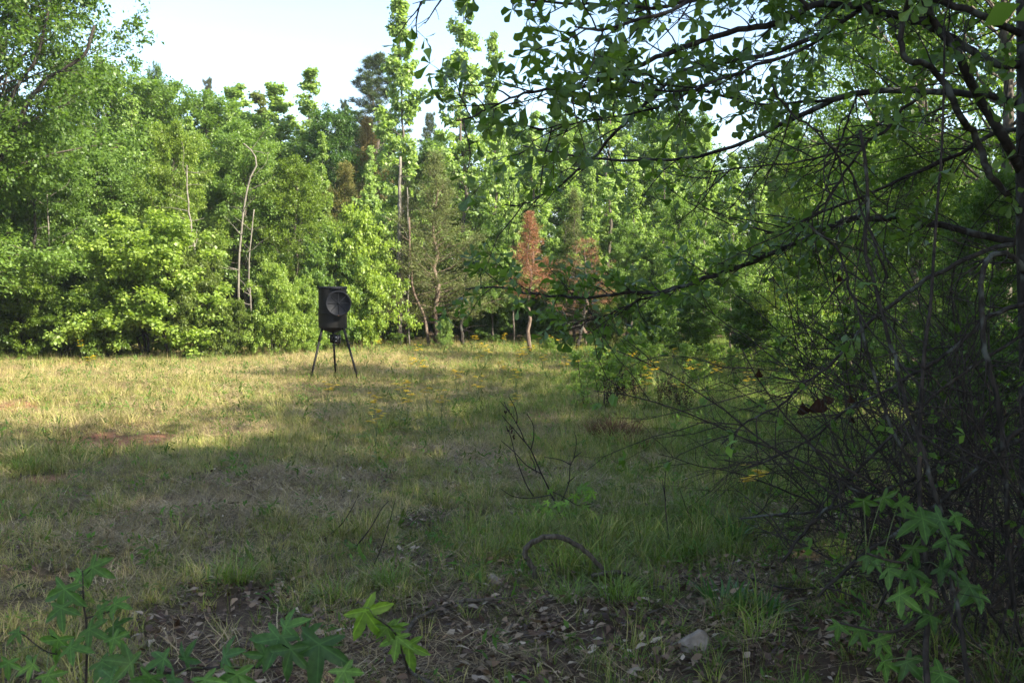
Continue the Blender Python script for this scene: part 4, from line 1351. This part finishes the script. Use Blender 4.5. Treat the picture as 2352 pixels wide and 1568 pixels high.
g0 = G(*Q(930, 1590)); dc = g0[1]
stl = [[(930, 1590), (870, 1430), (800, 1280), (740, 1150), (680, 1030), (620, 890), (570, 780), (500, 680), (460, 580), (400, 470), (330, 360), (230, 240)],
       [(890, 1400), (960, 1250), (1000, 1120), (1010, 960), (1050, 870), (1080, 680), (1050, 570)], [(570, 780), (600, 650), (595, 500), (525, 375)],
       [(690, 1050), (520, 950), (380, 800), (240, 680)], [(600, 1300), (520, 1170), (440, 970), (390, 820), (340, 620), (290, 510)],
       [(800, 1280), (650, 1310), (500, 1320), (350, 1290), (235, 1215)], [(1020, 950), (900, 890), (720, 860)], [(1050, 870), (1140, 800)],
       [(500, 690), (400, 570), (300, 460), (245, 390)], [(410, 480), (415, 400), (380, 280), (320, 180)], [(820, 1250), (960, 1320), (1100, 1400), (1260, 1380)], [(630, 1040), (610, 940), (560, 840)],
       [(980, 1150), (1060, 1080)], [(330, 360), (290, 290), (268, 240)]]
stems = []
for i, s_ in enumerate(stl):
    dd = rs.uniform(-.12, .12) if i else 0
    stems.append([P(*Q(a_, b_), dc + dd * k / len(s_)) for k, (a_, b_) in enumerate(s_)])
lv = [(660, 1400, 85), (730, 1440, 95), (640, 1500, 80), (800, 1480, 90), (880, 1380, 80), (760, 1360, 60), (1060, 1290, 80), (1150, 1200, 100), (1250, 1250, 95), (1220, 1320, 70), (980, 1370, 65), (560, 1520, 80), (780, 1230, 55), (1180, 1400, 70), (1100, 1220, 70), (930, 1490, 60)]
tw = sapling('twiggy sapling with bare dark branches and green leaves only at its foot', g0, stems,
             [(*Q(a_, b_), dc + rs.uniform(-.15, .1), c_ * .36, rs.uniform(60, 300)) for a_, b_, c_ in lv], col=(.13, .24, .04), rad=.008, group=None, name='twiggy_sapling')
clump_v = []
for (a_, b_) in ((290, 360), (345, 545), (378, 600), (320, 370)):
    p = P(*Q(a_, b_), dc) - g0
    for k in range(5):
        clump_v.append(p + rs.normal(0, .008, 3))
clump_v = np.array(clump_v); n = len(clump_v)
V, F = leaf_quads(clump_v, norm(rs.normal(0, 1, (n, 3))), norm(rs.normal(0, 1, (n, 3))), np.full(n, .03), np.full(n, .02))
link('withered_leaves', mesh_np('withered', V, [F], [M_DEADLEAF], {'tint': rs.rand(n)}), tw, color=(.03, .02, .016))

for lb, lst in (('bare forked twig slanting up left of the arched vine', [[(735, 1242), (778, 1210), (806, 1171), (824, 1135)]]),
                ('pair of thin bare twigs in the grass above the curved vine', [[(852, 1313), (877, 1253), (895, 1196), (909, 1143)], [(819, 1253), (852, 1210), (877, 1167), (893, 1150)]]),
                ('single thin dark twig rising from the grass left of the thicket', [[(1610, 1235), (1585, 1190), (1560, 1120), (1530, 1150)][:3]]),
                ('tall thin stem standing right of the twiggy sapling', [[(1538, 1250), (1530, 1180), (1527, 1110), (1532, 1060)], [(1529, 1150), (1521, 1100)]])):
    g = G(*lst[0][0])
    t = thing('bare_twig', lb, 'twig', g)
    for s_ in lst:
        pts = np.array([P(a_, b_, g[1] + .05 * k) for k, (a_, b_) in enumerate(s_)]) - g
        tb = Tubes(); tb.add(smooth_line(pts, 12), [.005, .0018], k=5); link('stem', tb.mesh('stem', M_TWIG), t)

# ------------------------------------------------------------------ vines and sticks on the ground
def vine(name, label, pts, rad, depthf=None, mat=None, lift=.0, cat='vine', dep=None, n=50):
    out_ = []
    for i, (a_, b_) in enumerate(pts):
        if dep is None:
            g = G(a_, b_)
            q = P(a_, b_, g[1] * (depthf or .985))
        else:
            q = P(a_, b_, dep if np.isscalar(dep) else dep[i])
        out_.append(q)
    base = np.array(out_[0])
    ln = smooth_line(np.array(out_) - base, n) + rs.normal(0, float(np.mean(rad)) * .18, (n, 3))
    tb = Tubes(); tb.add(ln, rad, k=8)
    return link(name, tb.mesh(name, mat or M_VINE), loc=base, label=label, category=cat)


dv = G(1233, 1345)[1]
vine('arched_vine', 'thick bare vine arching up out of the grass in a hoop', [(1234, 1352), (1226, 1310), (1215, 1288), (1205, 1271), (1210, 1256), (1233, 1239), (1261, 1231), (1290, 1233), (1318, 1246), (1347, 1267), (1375, 1296), (1397, 1318), (1425, 1336)],
     [.015, .016, .015, .013], dep=dv)
vine('looping_vine', 'shorter grey vine curving to the right of the hoop', [(1360, 1322), (1393, 1315), (1421, 1313), (1446, 1320), (1475, 1335), (1500, 1352)], [.012, .011, .009], dep=dv - .05)
vine('curved_vine', 'long vine sweeping in a curve along the leaf litter at the bottom', [(1180, 1374), (1126, 1376), (1073, 1379), (1037, 1386), (1002, 1400), (966, 1416), (945, 1434), (932, 1456), (927, 1480), (929, 1509), (940, 1534), (963, 1555), (991, 1569), (1020, 1582)],
     [.007, .011, .011, .010, .010], depthf=.965)
vine('thin_root', 'thin root lying across the fallen leaves left of the pale rock', [(1230, 1443), (1268, 1463), (1322, 1477), (1393, 1481), (1439, 1473), (1482, 1452), (1546, 1449), (1575, 1468)], [.005, .006, .005], depthf=.985, cat='root')
vine('fallen_stick', 'long thin pale stick arched over the litter right of the pale rock', [(1690, 1310), (1760, 1340), (1830, 1352), (1900, 1345), (1960, 1330), (2040, 1320), (2120, 1310)], [.006, .005, .003], depthf=.97, cat='stick', mat=M_TWIG)
vine('fallen_log', 'grey fallen log lying at the wood edge behind the yellow flowers', [(1052, 785), (1100, 783), (1155, 785), (1185, 788)], [.05, .055, .04], depthf=.99, cat='log')
vine('fallen_branch', 'forked pale branch beside the log under the trees', [(1150, 778), (1172, 782), (1190, 792)], [.03, .02], depthf=.985, cat='branch')


# ------------------------------------------------------------------ rocks
def rock(label, px, py, w, h, seed, group='pale rocks'):
    import bmesh
    bm = bmesh.new(); bmesh.ops.create_icosphere(bm, subdivisions=4, radius=1)
    r = np.random.RandomState(seed)
    ks = [(norm(r.normal(0, 1, 3)), r.uniform(.55, .9)) for _ in range(14)]
    for v in bm.verts:
        p = np.array(v.co)
        for (d_, c_) in ks:
            k = p @ d_
            if k > c_:
                p = p - d_ * (k - c_) * .92
        p = p * (1 + .025 * math.sin(p[0] * 9 + seed) * math.sin(p[1] * 11) + .012 * math.sin(p[2] * 25 + p[0] * 19))
        v.co = p * np.array([w / 2, w / 2 * .8, h])
    me = bpy.data.meshes.new('rock'); bm.to_mesh(me); bm.free()
    me.materials.append(M_ROCK)
    g = G(px, py)
    return link('rock', me, loc=g, label=label, category='rock', group=group)


M_ROCK = plain_mat('rock', (.24, .195, .155), rough=.9, spec=.2, noise=.35, scale=22, bump=.8)
rock('pale rock half hidden in the grass left of the arched vine', 1140, 1350, .11, .06, 1)
rock('large pale rock among the fallen leaves at the bottom right of centre', 1590, 1490, .19, .10, 2)
rock('small stone on the thatch near the left clay patch', 190, 1152, .09, .03, 3)
rock('small flat stone in the middle of the brown thatch', 640, 1080, .10, .03, 4)


# brown tuft and green tufts that stand out
def tuft(label, px, py, mesh, scale, tint, name='grass_tuft', cat='grass tuft', col=None):
    g = G(px, py)
    o = link(name, mesh, loc=g, label=label, category=cat)
    o.scale = (scale,) * 3
    return o


m_br, nt = newmat('brown_blade')
o_ = N(nt, 'ShaderNodeOutputMaterial'); d_ = N(nt, 'ShaderNodeBsdfDiffuse'); a_ = N(nt, 'ShaderNodeAttribute', attribute_name='btint'); r_ = N(nt, 'ShaderNodeValToRGB')
r_.color_ramp.elements[0].color = (.06, .028, .018, 1); r_.color_ramp.elements[1].color = (.21, .115, .075, 1)
nt.links.new(a_.outputs['Fac'], r_.inputs[0]); nt.links.new(r_.outputs[0], d_.inputs['Color']); nt.links.new(d_.outputs[0], o_.inputs['Surface'])


def blade_mat(name, a, b):
    m, nt = newmat(name)
    o_ = N(nt, 'ShaderNodeOutputMaterial'); d_ = N(nt, 'ShaderNodeBsdfPrincipled'); d_.inputs['Roughness'].default_value = .4
    t_ = N(nt, 'ShaderNodeBsdfTranslucent'); mx = N(nt, 'ShaderNodeMixShader'); mx.inputs[0].default_value = .35
    a_ = N(nt, 'ShaderNodeAttribute', attribute_name='btint'); r_ = N(nt, 'ShaderNodeValToRGB')
    r_.color_ramp.elements[0].color = (*a, 1); r_.color_ramp.elements[1].color = (*b, 1)
    nt.links.new(a_.outputs['Fac'], r_.inputs[0]); nt.links.new(r_.outputs[0], d_.inputs['Base Color']); nt.links.new(r_.outputs[0], t_.inputs['Color'])
    nt.links.new(d_.outputs[0], mx.inputs[1]); nt.links.new(t_.outputs[0], mx.inputs[2]); nt.links.new(mx.outputs[0], o_.inputs['Surface'])
    return m


m_gr = blade_mat('green_blade', (.10, .19, .02), (.22, .33, .04))
m_strap = blade_mat('strap_blade', (.04, .11, .018), (.07, .17, .03))
tuft('brown dead grass tuft standing in the middle right of the clearing', 1410, 1015, blades('brown_tuft', 900, .34, .005, .26, .4, .28, m_br, seg=4), 1.2, 0, 'dead_grass_tuft')
tuft('small brown dead tuft at the right foot of the larger one', 1460, 1035, blades('brown_tuft', 360, .26, .005, .18, .45, .3, m_br, seg=4), 1.0, 0, 'dead_grass_tuft')
gl = [(545, 1345, .9, 'bright yellow green grass tuft in the lower left of the clearing'), (900, 1350, .8, 'long bladed grass tuft just left of the pale half hidden rock'),
      (1300, 1195, .8, 'fresh grass tuft around the foot of the twiggy sapling'), (1420, 1390, .9, 'grass tuft below the right end of the arched vine'),
      (1600, 1180, .9, 'tall green grass tuft left of the thicket'), (1590, 1290, .8, 'arching grass tuft between the vine hoop and the thicket'), (60, 1085, 1.0, 'olive grass tuft left of the small clay patch'),
      (1310, 1390, .7, 'grass tuft under the arched vine'), (760, 1390, .7, 'green tuft above the bright hanging sweetgum leaf')]
gt = [blades('green_tuft', 130, .30, .006, .12, .45, .33, m_gr, seg=5) for _ in range(3)]
for i, (px, py, s_, lb) in enumerate(gl):
    tuft(lb, px, py, gt[i % 3], s_, 0)
st_ = blades('strap_leaves', 26, .26, .022, .05, .3, .16, m_strap, seg=5)
tuft('clump of broad dark strap leaves at the left of the thicket', 1685, 1250, st_, 1.0, 0, 'strap_leaf_plant', 'plant')
st2 = blades('lance_leaves', 60, .20, .022, .12, .7, .2, m_strap, seg=4)
tuft('bed of lance shaped leaves below the thicket twigs', 1660, 1390, st2, 1.0, 0, 'lance_leaf_plant', 'plant')
tuft('right hand clump of lance shaped leaves below the thicket', 1735, 1415, st2, .9, 0, 'lance_leaf_plant', 'plant')


# ------------------------------------------------------------------ the overhanging oak
def side_twigs(line, r, n, length, down=0.0, u0=.15, u1=1.0, towards=None, wob=.18):
    res = []
    m = len(line) - 1
    for i in range(n):
        u = (u0 + (u1 - u0) * (i + r.rand()) / n) * m; k = min(int(u), m - 1); f = u - k
        q = line[k] * (1 - f) + line[k + 1] * f; bd = norm(line[k + 1] - line[k])
        sd_ = norm(np.cross(bd, norm(r.normal(0, 1, 3))))
        d = norm(bd * r.uniform(.5, 1.1) + sd_ * r.uniform(.5, 1) + np.array([0, 0, -down]))
        res.append(branch_line(q, d, length * r.uniform(.5, 1.3), 5, -.05, r, wob))
    return res


ro = np.random.RandomState(21)
ob = ground_under(2400, 1300, 5.6)
oak = thing('oak_tree', 'oak with bare lower boughs and spoon shaped leaves leaning in from the right', 'tree', ob)
tb = Tubes()
tb.add(smooth_line(np.array([ob, P(2395, 900, 5.6), P(2380, 500, 5.6), P(2375, 100, 5.6), P(2360, -400, 5.6)]) - ob, 24), [.13, .11, .09, .07], k=12)
link('trunk', tb.mesh('trunk', M_BARK_DK), oak)
limbs = [
    # points, depth at right .. depth at left, radius px at right .. left, twigs, leafiness, twig length
    ([(2380, 290), (2352, 253), (2291, 221), (2246, 216), (2140, 211), (2052, 207), (1964, 216), (1912, 232), (1859, 258), (1827, 271), (1771, 295), (1736, 316), (1673, 339), (1595, 359), (1525, 367), (1403, 367), (1333, 362), (1262, 348), (1200, 335)], 5.6, 7.2, 9, 2, 22, .6, .5),
    ([(2380, 170), (2352, 153), (2316, 149), (2263, 134), (2211, 105), (2175, 81), (2123, 56), (2088, 42), (2035, 32), (1982, 18), (1929, 11), (1877, 12), (1841, 25), (1789, 53), (1736, 63), (1666, 76), (1595, 102), (1525, 127), (1438, 162), (1385, 183), (1333, 197), (1262, 204), (1210, 214), (1157, 232), (1087, 269), (1044, 276)], 5.6, 4.6, 10, 1.6, 42, .85, .32),
    ([(2380, -80), (2200, -60), (2010, 0), (1982, 21), (1877, 81), (1771, 123), (1613, 150), (1562, 168), (1526, 197), (1491, 232), (1438, 281), (1403, 316), (1368, 355), (1333, 387), (1298, 415), (1245, 447), (1203, 468), (1157, 473)], 5.6, 6.0, 7, 1.4, 20, .10, .35),
    ([(2390, 580), (2352, 561), (2281, 547), (2228, 533), (2158, 517), (2088, 510), (2000, 501), (1947, 505), (1894, 528), (1859, 543), (1824, 561), (1771, 582), (1718, 607), (1666, 626), (1613, 642), (1560, 659), (1508, 672), (1438, 673), (1368, 682), (1298, 680), (1245, 677), (1192, 668), (1139, 658), (1069, 666)], 5.6, 7.2, 9, 2, 52, .95, .24),
    ([(2380, 100), (2352, 81), (2299, 56), (2228, 25), (2151, 0), (2050, -40), (1900, -60), (1700, -30), (1600, 0), (1480, 40), (1380, 70), (1320, 60)], 5.6, 4.3, 9, 2, 28, .8, .34),
    ([(2375, 420), (2352, 397), (2323, 352), (2299, 309), (2274, 267), (2246, 218), (2221, 169), (2193, 113), (2158, 70), (2123, 0), (2080, -120)], 5.6, 5.0, 12, 8, 16, .9, .5),
    ([(2375, 520), (2352, 499), (2316, 447), (2270, 397), (2256, 352), (2235, 309), (2204, 264), (2186, 218), (2158, 176), (2123, 148), (2081, 137), (2070, 98), (2073, 46), (2088, 0), (2100, -100)], 5.6, 4.8, 8, 6, 12, .6, .5),
    ([(2380, 330), (2352, 299), (2299, 302), (2246, 327), (2193, 359), (2123, 390), (2053, 420), (1982, 452), (1900, 480), (1830, 520), (1760, 540)], 5.6, 6.2, 6, 1.5, 26, .35, .55),
    ([(2123, 218), (2070, 253), (2035, 299), (1982, 338), (1947, 387), (1912, 440), (1877, 485), (1852, 510)], 5.3, 5.4, 4, 1.5, 14, .12, .5),
    ([(1985, 335), (1964, 341), (1877, 362), (1771, 380), (1676, 390), (1620, 410)], 5.5, 5.8, 3, 1, 12, .25, .4),
    ([(1771, 197), (1824, 264), (1877, 299), (1922, 352), (1957, 404), (1982, 492), (2007, 551), (2040, 640)], 4.9, 4.9, 2.5, 3, 10, .1, .5),
    ([(1970, 215), (1964, 229), (1947, 274), (1929, 334), (1905, 404), (1877, 475), (1840, 530)], 5.8, 5.6, 3, 1, 8, .15, .4),
    ([(1560, 659), (1491, 684), (1438, 702), (1385, 730), (1340, 735)], 6.6, 6.9, 3, 1, 12, .9, .3),
    ([(1964, 216), (1900, 232), (1800, 238), (1700, 232), (1600, 210), (1500, 250), (1400, 270), (1290, 285), (1230, 300)], 6.0, 5.2, 4, 1, 26, .8, .3),
    ([(1860, 20), (1780, -30), (1650, -20), (1500, 20), (1400, 10), (1250, 5), (1150, -20), (1040, -10), (950, 12)], 5.0, 4.6, 5, 1, 22, .4, .2),
    ([(2100, -80), (1950, 40), (1850, 110), (1740, 150), (1640, 190), (1560, 210), (1480, 200), (1400, 150)], 5.4, 4.9, 5, 1.2, 28, .85, .34),
]
leafpos = []
for (pts, d0, d1, r0_, r1_, ntw_, lf, tl_) in limbs:
    n = len(pts)
    cum = np.cumsum([0] + [math.hypot(pts[i + 1][0] - pts[i][0], pts[i + 1][1] - pts[i][1]) for i in range(n - 1)]); cum /= cum[-1]
    w3 = [P(a_, b_, d0 + (d1 - d0) * cum[i] + .06 * math.sin(i * 1.7)) for i, (a_, b_) in enumerate(pts)]
    ln = smooth_line(np.array(w3) - ob, n * 3)
    ln = ln + ro.normal(0, .004, ln.shape)
    tb = Tubes()
    tb.add(ln, [r0_ / FPX * d0, (r0_ * .65 + r1_ * .35) / FPX * d0, r1_ / FPX * d1], k=8)
    lo_ = link('limb', tb.mesh('limb', M_BARK_DK), oak)
    tt = Tubes()
    first = side_twigs(ln, ro, ntw_, tl_, u0=.12)
    for s1 in first:
        tt.add(s1, [.0045, .002], k=4, cap=False)
        for s2 in side_twigs(s1, ro, 3, tl_ * .42, u0=.2):
            tt.add(s2, [.0022, .0012], k=3, cap=False)
            tip = s2[-1]; img = tip + ob
            pxl = CX + FPX * img[0] / img[1]
            if ro.rand() < lf * (1.0 if pxl < 1960 else .5):
                leafpos.append((tip, norm(s2[-1] - s2[-2])))
                if ro.rand() < .5:
                    leafpos.append((s2[2], norm(s2[3] - s2[2])))
        if ro.rand() < lf:
            leafpos.append((s1[-1], norm(s1[-1] - s1[-2])))
    link('twigs', tt.mesh('twigs', M_TWIG), oak, kind='stuff')
allleaf = []
for (p, d) in leafpos:
    k_ = ro.randint(3, 6)
    e1 = norm(np.cross(d, [.1, .2, 1])); e2 = np.cross(d, e1)
    for j in range(k_):
        a = j * 2 * math.pi / k_ + ro.normal(0, .3)
        yd = norm(d * ro.uniform(.3, 1.1) + (e1 * math.cos(a) + e2 * math.sin(a)) + np.array([0, 0, -.15]))
        nd = norm(d + ro.normal(0, .35, 3) + np.array([0, 0, .4]))
        allleaf.append((p, yd, nd, ro.uniform(.05, .09)))
# the leaves nearest the viewer are parts, the rest one mass
allleaf.sort(key=lambda q: (q[0] + ob)[1] / (q[3]) + (60 if abs((q[0] + ob)[0] / (q[0] + ob)[1]) > .49 or ((q[0] + ob)[2] - 1.65) / (q[0] + ob)[1] > .28 else 0))
for (p, yd, nd, s_) in allleaf[:300]:
    place_leaf(oak, OAK[ro.randint(4)], p, yd, nd, s_, tuple(np.array((.085, .155, .03)) * ro.uniform(.8, 1.3)))
Vv = []; Ff = []; Tt = []; c_ = 0
for (p, yd, nd, s_) in allleaf[300:]:
    v, f = OAKV[ro.randint(4)]
    M3 = np.array(orient(yd, nd))
    Vv.append(v @ M3.T * s_ + p); Ff.append(f + c_); c_ += len(v); Tt += [ro.rand()] * len(f)
fo_ = link('foliage', mesh_np('foliage', np.concatenate(Vv), [np.concatenate(Ff)], [M_OAK], {'tint': Tt}, smooth=True), oak, kind='stuff', color=(.085, .155, .03))

# ------------------------------------------------------------------ bare thicket on the right
rt = np.random.RandomState(33)
arcs = [
    ('long dark cane slanting down left across the middle of the thicket', [(2330, 560), (2263, 575), (2193, 610), (2140, 635), (2088, 670), (2045, 702), (2000, 737), (1964, 775), (1929, 818), (1894, 849), (1859, 874), (1827, 895), (1813, 913), (1771, 941), (1722, 965), (1694, 986), (1660, 1020)], 5.2, 5.6, 6, 2),
    ('lower dark cane running parallel below the long slanting one', [(2380, 690), (2352, 698), (2299, 716), (2263, 733), (2221, 775), (2175, 811), (2123, 846), (2088, 863), (2035, 898), (1982, 920), (1940, 944), (1912, 969), (1859, 1010), (1800, 1040), (1720, 1075)], 4.9, 5.3, 6, 2),
    ('grey stem arching over and down near the right edge', [(2352, 624), (2334, 596), (2306, 582), (2274, 589), (2256, 628), (2256, 705), (2263, 811), (2288, 898), (2299, 1010), (2310, 1150), (2330, 1400)], 4.6, 4.4, 7, 6),
    ('dark vertical vine stem dropping through the thicket', [(1975, 300), (1993, 459), (1986, 564), (2010, 656), (2028, 726), (2052, 811), (2070, 881), (2088, 951), (2112, 1011), (2144, 1118), (2165, 1224), (2186, 1331), (2211, 1473), (2225, 1600)], 4.6, 3.9, 4, 6),
    ('pair stem crossing from upper left to the ground at the right', [(1859, 519), (1922, 571), (1940, 617), (1947, 656), (1968, 705), (1982, 761), (2020, 900), (2060, 1010), (2130, 1120), (2200, 1200)], 4.8, 4.6, 2.5, 4),
    ('cane rising from the litter towards the upper right', [(1795, 1290), (1850, 1220), (1900, 1165), (1945, 1110), (2010, 1040), (2090, 960), (2180, 880), (2300, 800), (2380, 750)], 5.0, 5.0, 4, 4),
    ('thin cane crossing the lower thicket from left to right', [(1850, 1010), (1910, 1070), (1945, 1115), (2010, 1145), (2090, 1185), (2170, 1230), (2260, 1290)], 4.9, 4.5, 3, 4),
    ('grey cane low over the ground at the right', [(1880, 1370), (1960, 1290), (2050, 1230), (2150, 1160), (2230, 1090), (2300, 1020), (2380, 960)], 4.7, 4.4, 4, 6),
    ('pale low cane sweeping along the ground under the thicket', [(1700, 1190), (1790, 1180), (1900, 1170), (2010, 1130), (2120, 1090), (2250, 1040), (2380, 1000)], 5.6, 5.0, 2.5, 5),
]
for (lb, pts, d0, d1, ra, rb_) in arcs:
    n = len(pts)
    w3 = np.array([P(a_, b_, d0 + (d1 - d0) * i / (n - 1)) for i, (a_, b_) in enumerate(pts)])
    base = w3[-1].copy() if pts[-1][1] > 1000 else w3[0].copy()
    ln = smooth_line(w3 - base, n * 3); ln = ln + rt.normal(0, .003, ln.shape)
    t = thing('thicket_cane', lb, 'shrub', base, 'bare canes of the right hand thicket')
    tb = Tubes(); tb.add(ln, [ra / FPX * d0, rb_ / FPX * d1], k=7); link('stem', tb.mesh('stem', M_BARK_DK), t)
    tt = Tubes()
    for s1 in side_twigs(ln, rt, 22, .38, down=.1, u0=.03):
        tt.add(s1, [.004, .0015], k=4, cap=False)
        for s2 in side_twigs(s1, rt, 4, .25, u0=.2, wob=.25):
            tt.add(s2, [.0018, .0009], k=3, cap=False)
    link('twigs', tt.mesh('twigs', M_TWIG), t, kind='stuff')


def bare_shrub(label, px, dp, h, seed, nst=8, leanx=-.12, leaves=False):
    r = np.random.RandomState(seed)
    g = ground_under(px, 1200, dp)
    t = thing('bare_shrub', label, 'shrub', g, 'bare shrubs of the right hand thicket')
    tt = Tubes(); LP = []
    for s in range(nst):
        d = np.array([leanx + r.normal(0, .45), r.normal(0, .35), 1])
        ln = branch_line(np.array([r.normal(0, .12), r.normal(0, .12), -.03]), d, h * r.uniform(.7, 1.2), 16, -.75 * r.rand(), r, .13)
        tb = Tubes(); tb.add(ln, [.008 * r.uniform(.6, 1.2), .0025], k=6); link('stem', tb.mesh('stem', M_TWIG), t)
        for s1 in side_twigs(ln, r, 11, h * .28, u0=.12, wob=.22):
            tt.add(s1, [.0026, .0011], k=4, cap=False)
            for s2 in side_twigs(s1, r, 4, h * .12, u0=.1, wob=.28):
                tt.add(s2, [.0013, .0007], k=3, cap=False)
                if r.rand() < .16:
                    LP.append((s2[-1], norm(s2[-1] - s2[-2])))
    link('twigs', tt.mesh('twigs', M_TWIG), t, kind='stuff')
    if LP:
        Pp = np.array([q[0] for q in LP]); Dd = np.array([q[1] for q in LP])
        Pp = np.repeat(Pp, 3, 0); Dd = norm(np.repeat(Dd, 3, 0) + r.normal(0, .6, (len(Pp), 3)))
        V, F = leaf_quads(Pp, Dd, norm(r.normal(0, .5, (len(Pp), 3)) + np.array([0, -.3, 1])), np.full(len(Pp), .05), np.full(len(Pp), .032))
        link('foliage', mesh_np('foliage', V, [F], [M_STAR], {'tint': r.rand(len(Pp))}), t, color=(.085, .165, .028), kind='stuff')


for i, (px, dp, h, lb) in enumerate([(2060, 5.6, 1.4, 'bare twiggy shrub at the left end of the thicket'), (2150, 5.0, 1.7, 'dense bare shrub behind the vertical vine stems'), (2240, 4.7, 1.8, 'tangled bare shrub near the right edge'),
                                     (2350, 4.6, 2.0, 'darkest bare shrub at the right edge'), (1960, 7.0, 1.3, 'bare shrub with a few yellow green leaves behind the thicket'), (2120, 7.2, 2.0, 'tall bare shrub at the back of the thicket'),
                                     (2220, 6.8, 2.6, 'tall tangled shrub at the right back of the thicket'), (2360, 6.2, 2.6, 'bare shrub behind the oak trunk'), (2150, 8.8, 2.8, 'farthest bare shrub of the thicket')]):
    bare_shrub(lb, px, dp, h, 50 + i)

# brown curled leaves caught in the thicket
for i, (px, py, s_) in enumerate([(1878, 912, .085), (1893, 905, .06), (1842, 922, .07), (1743, 846, .05), (1925, 628, .045), (1952, 905, .05), (1955, 955, .04)]):
    p = P(px, py, 5.3)
    v, f = OAKV[i % 4]
    V_ = []; F_ = []; c_ = 0
    for k in range(3):
        M3 = np.array(orient(norm(np.array([rs.normal(0, .3), rs.normal(0, .3), -1])), norm(rs.normal(0, 1, 3))))
        V_.append((v * np.array([1.5, 1, 1])) @ M3.T * s_); F_.append(f + c_); c_ += len(v)
    me = mesh_np('curled_leaf', np.concatenate(V_), [np.concatenate(F_)], [M_DEADLEAF], {'tint': [.3] * sum(len(q) for q in F_)})
    lbs = ['largest cluster of curled brown leaves caught in the thicket', 'curled brown leaf touching the largest cluster on its right', 'curled brown leaf left of the largest cluster', 'small brown leaf hanging over the track',
           'small brown leaf high in the thicket', 'reddish brown leaf right of the largest cluster', 'small brown leaf just below the others in the thicket']
    o = link('dead_leaf', me, loc=p, label=lbs[i], category='dead leaf', group='brown leaves caught in the thicket', color=(.04, .018, .012))
print('TRIS', sum(sum(len(p.vertices) - 2 for p in m_.polygons) if len(m_.polygons) < 2000 else len(m_.polygons) * 2 for m_ in bpy.data.meshes))
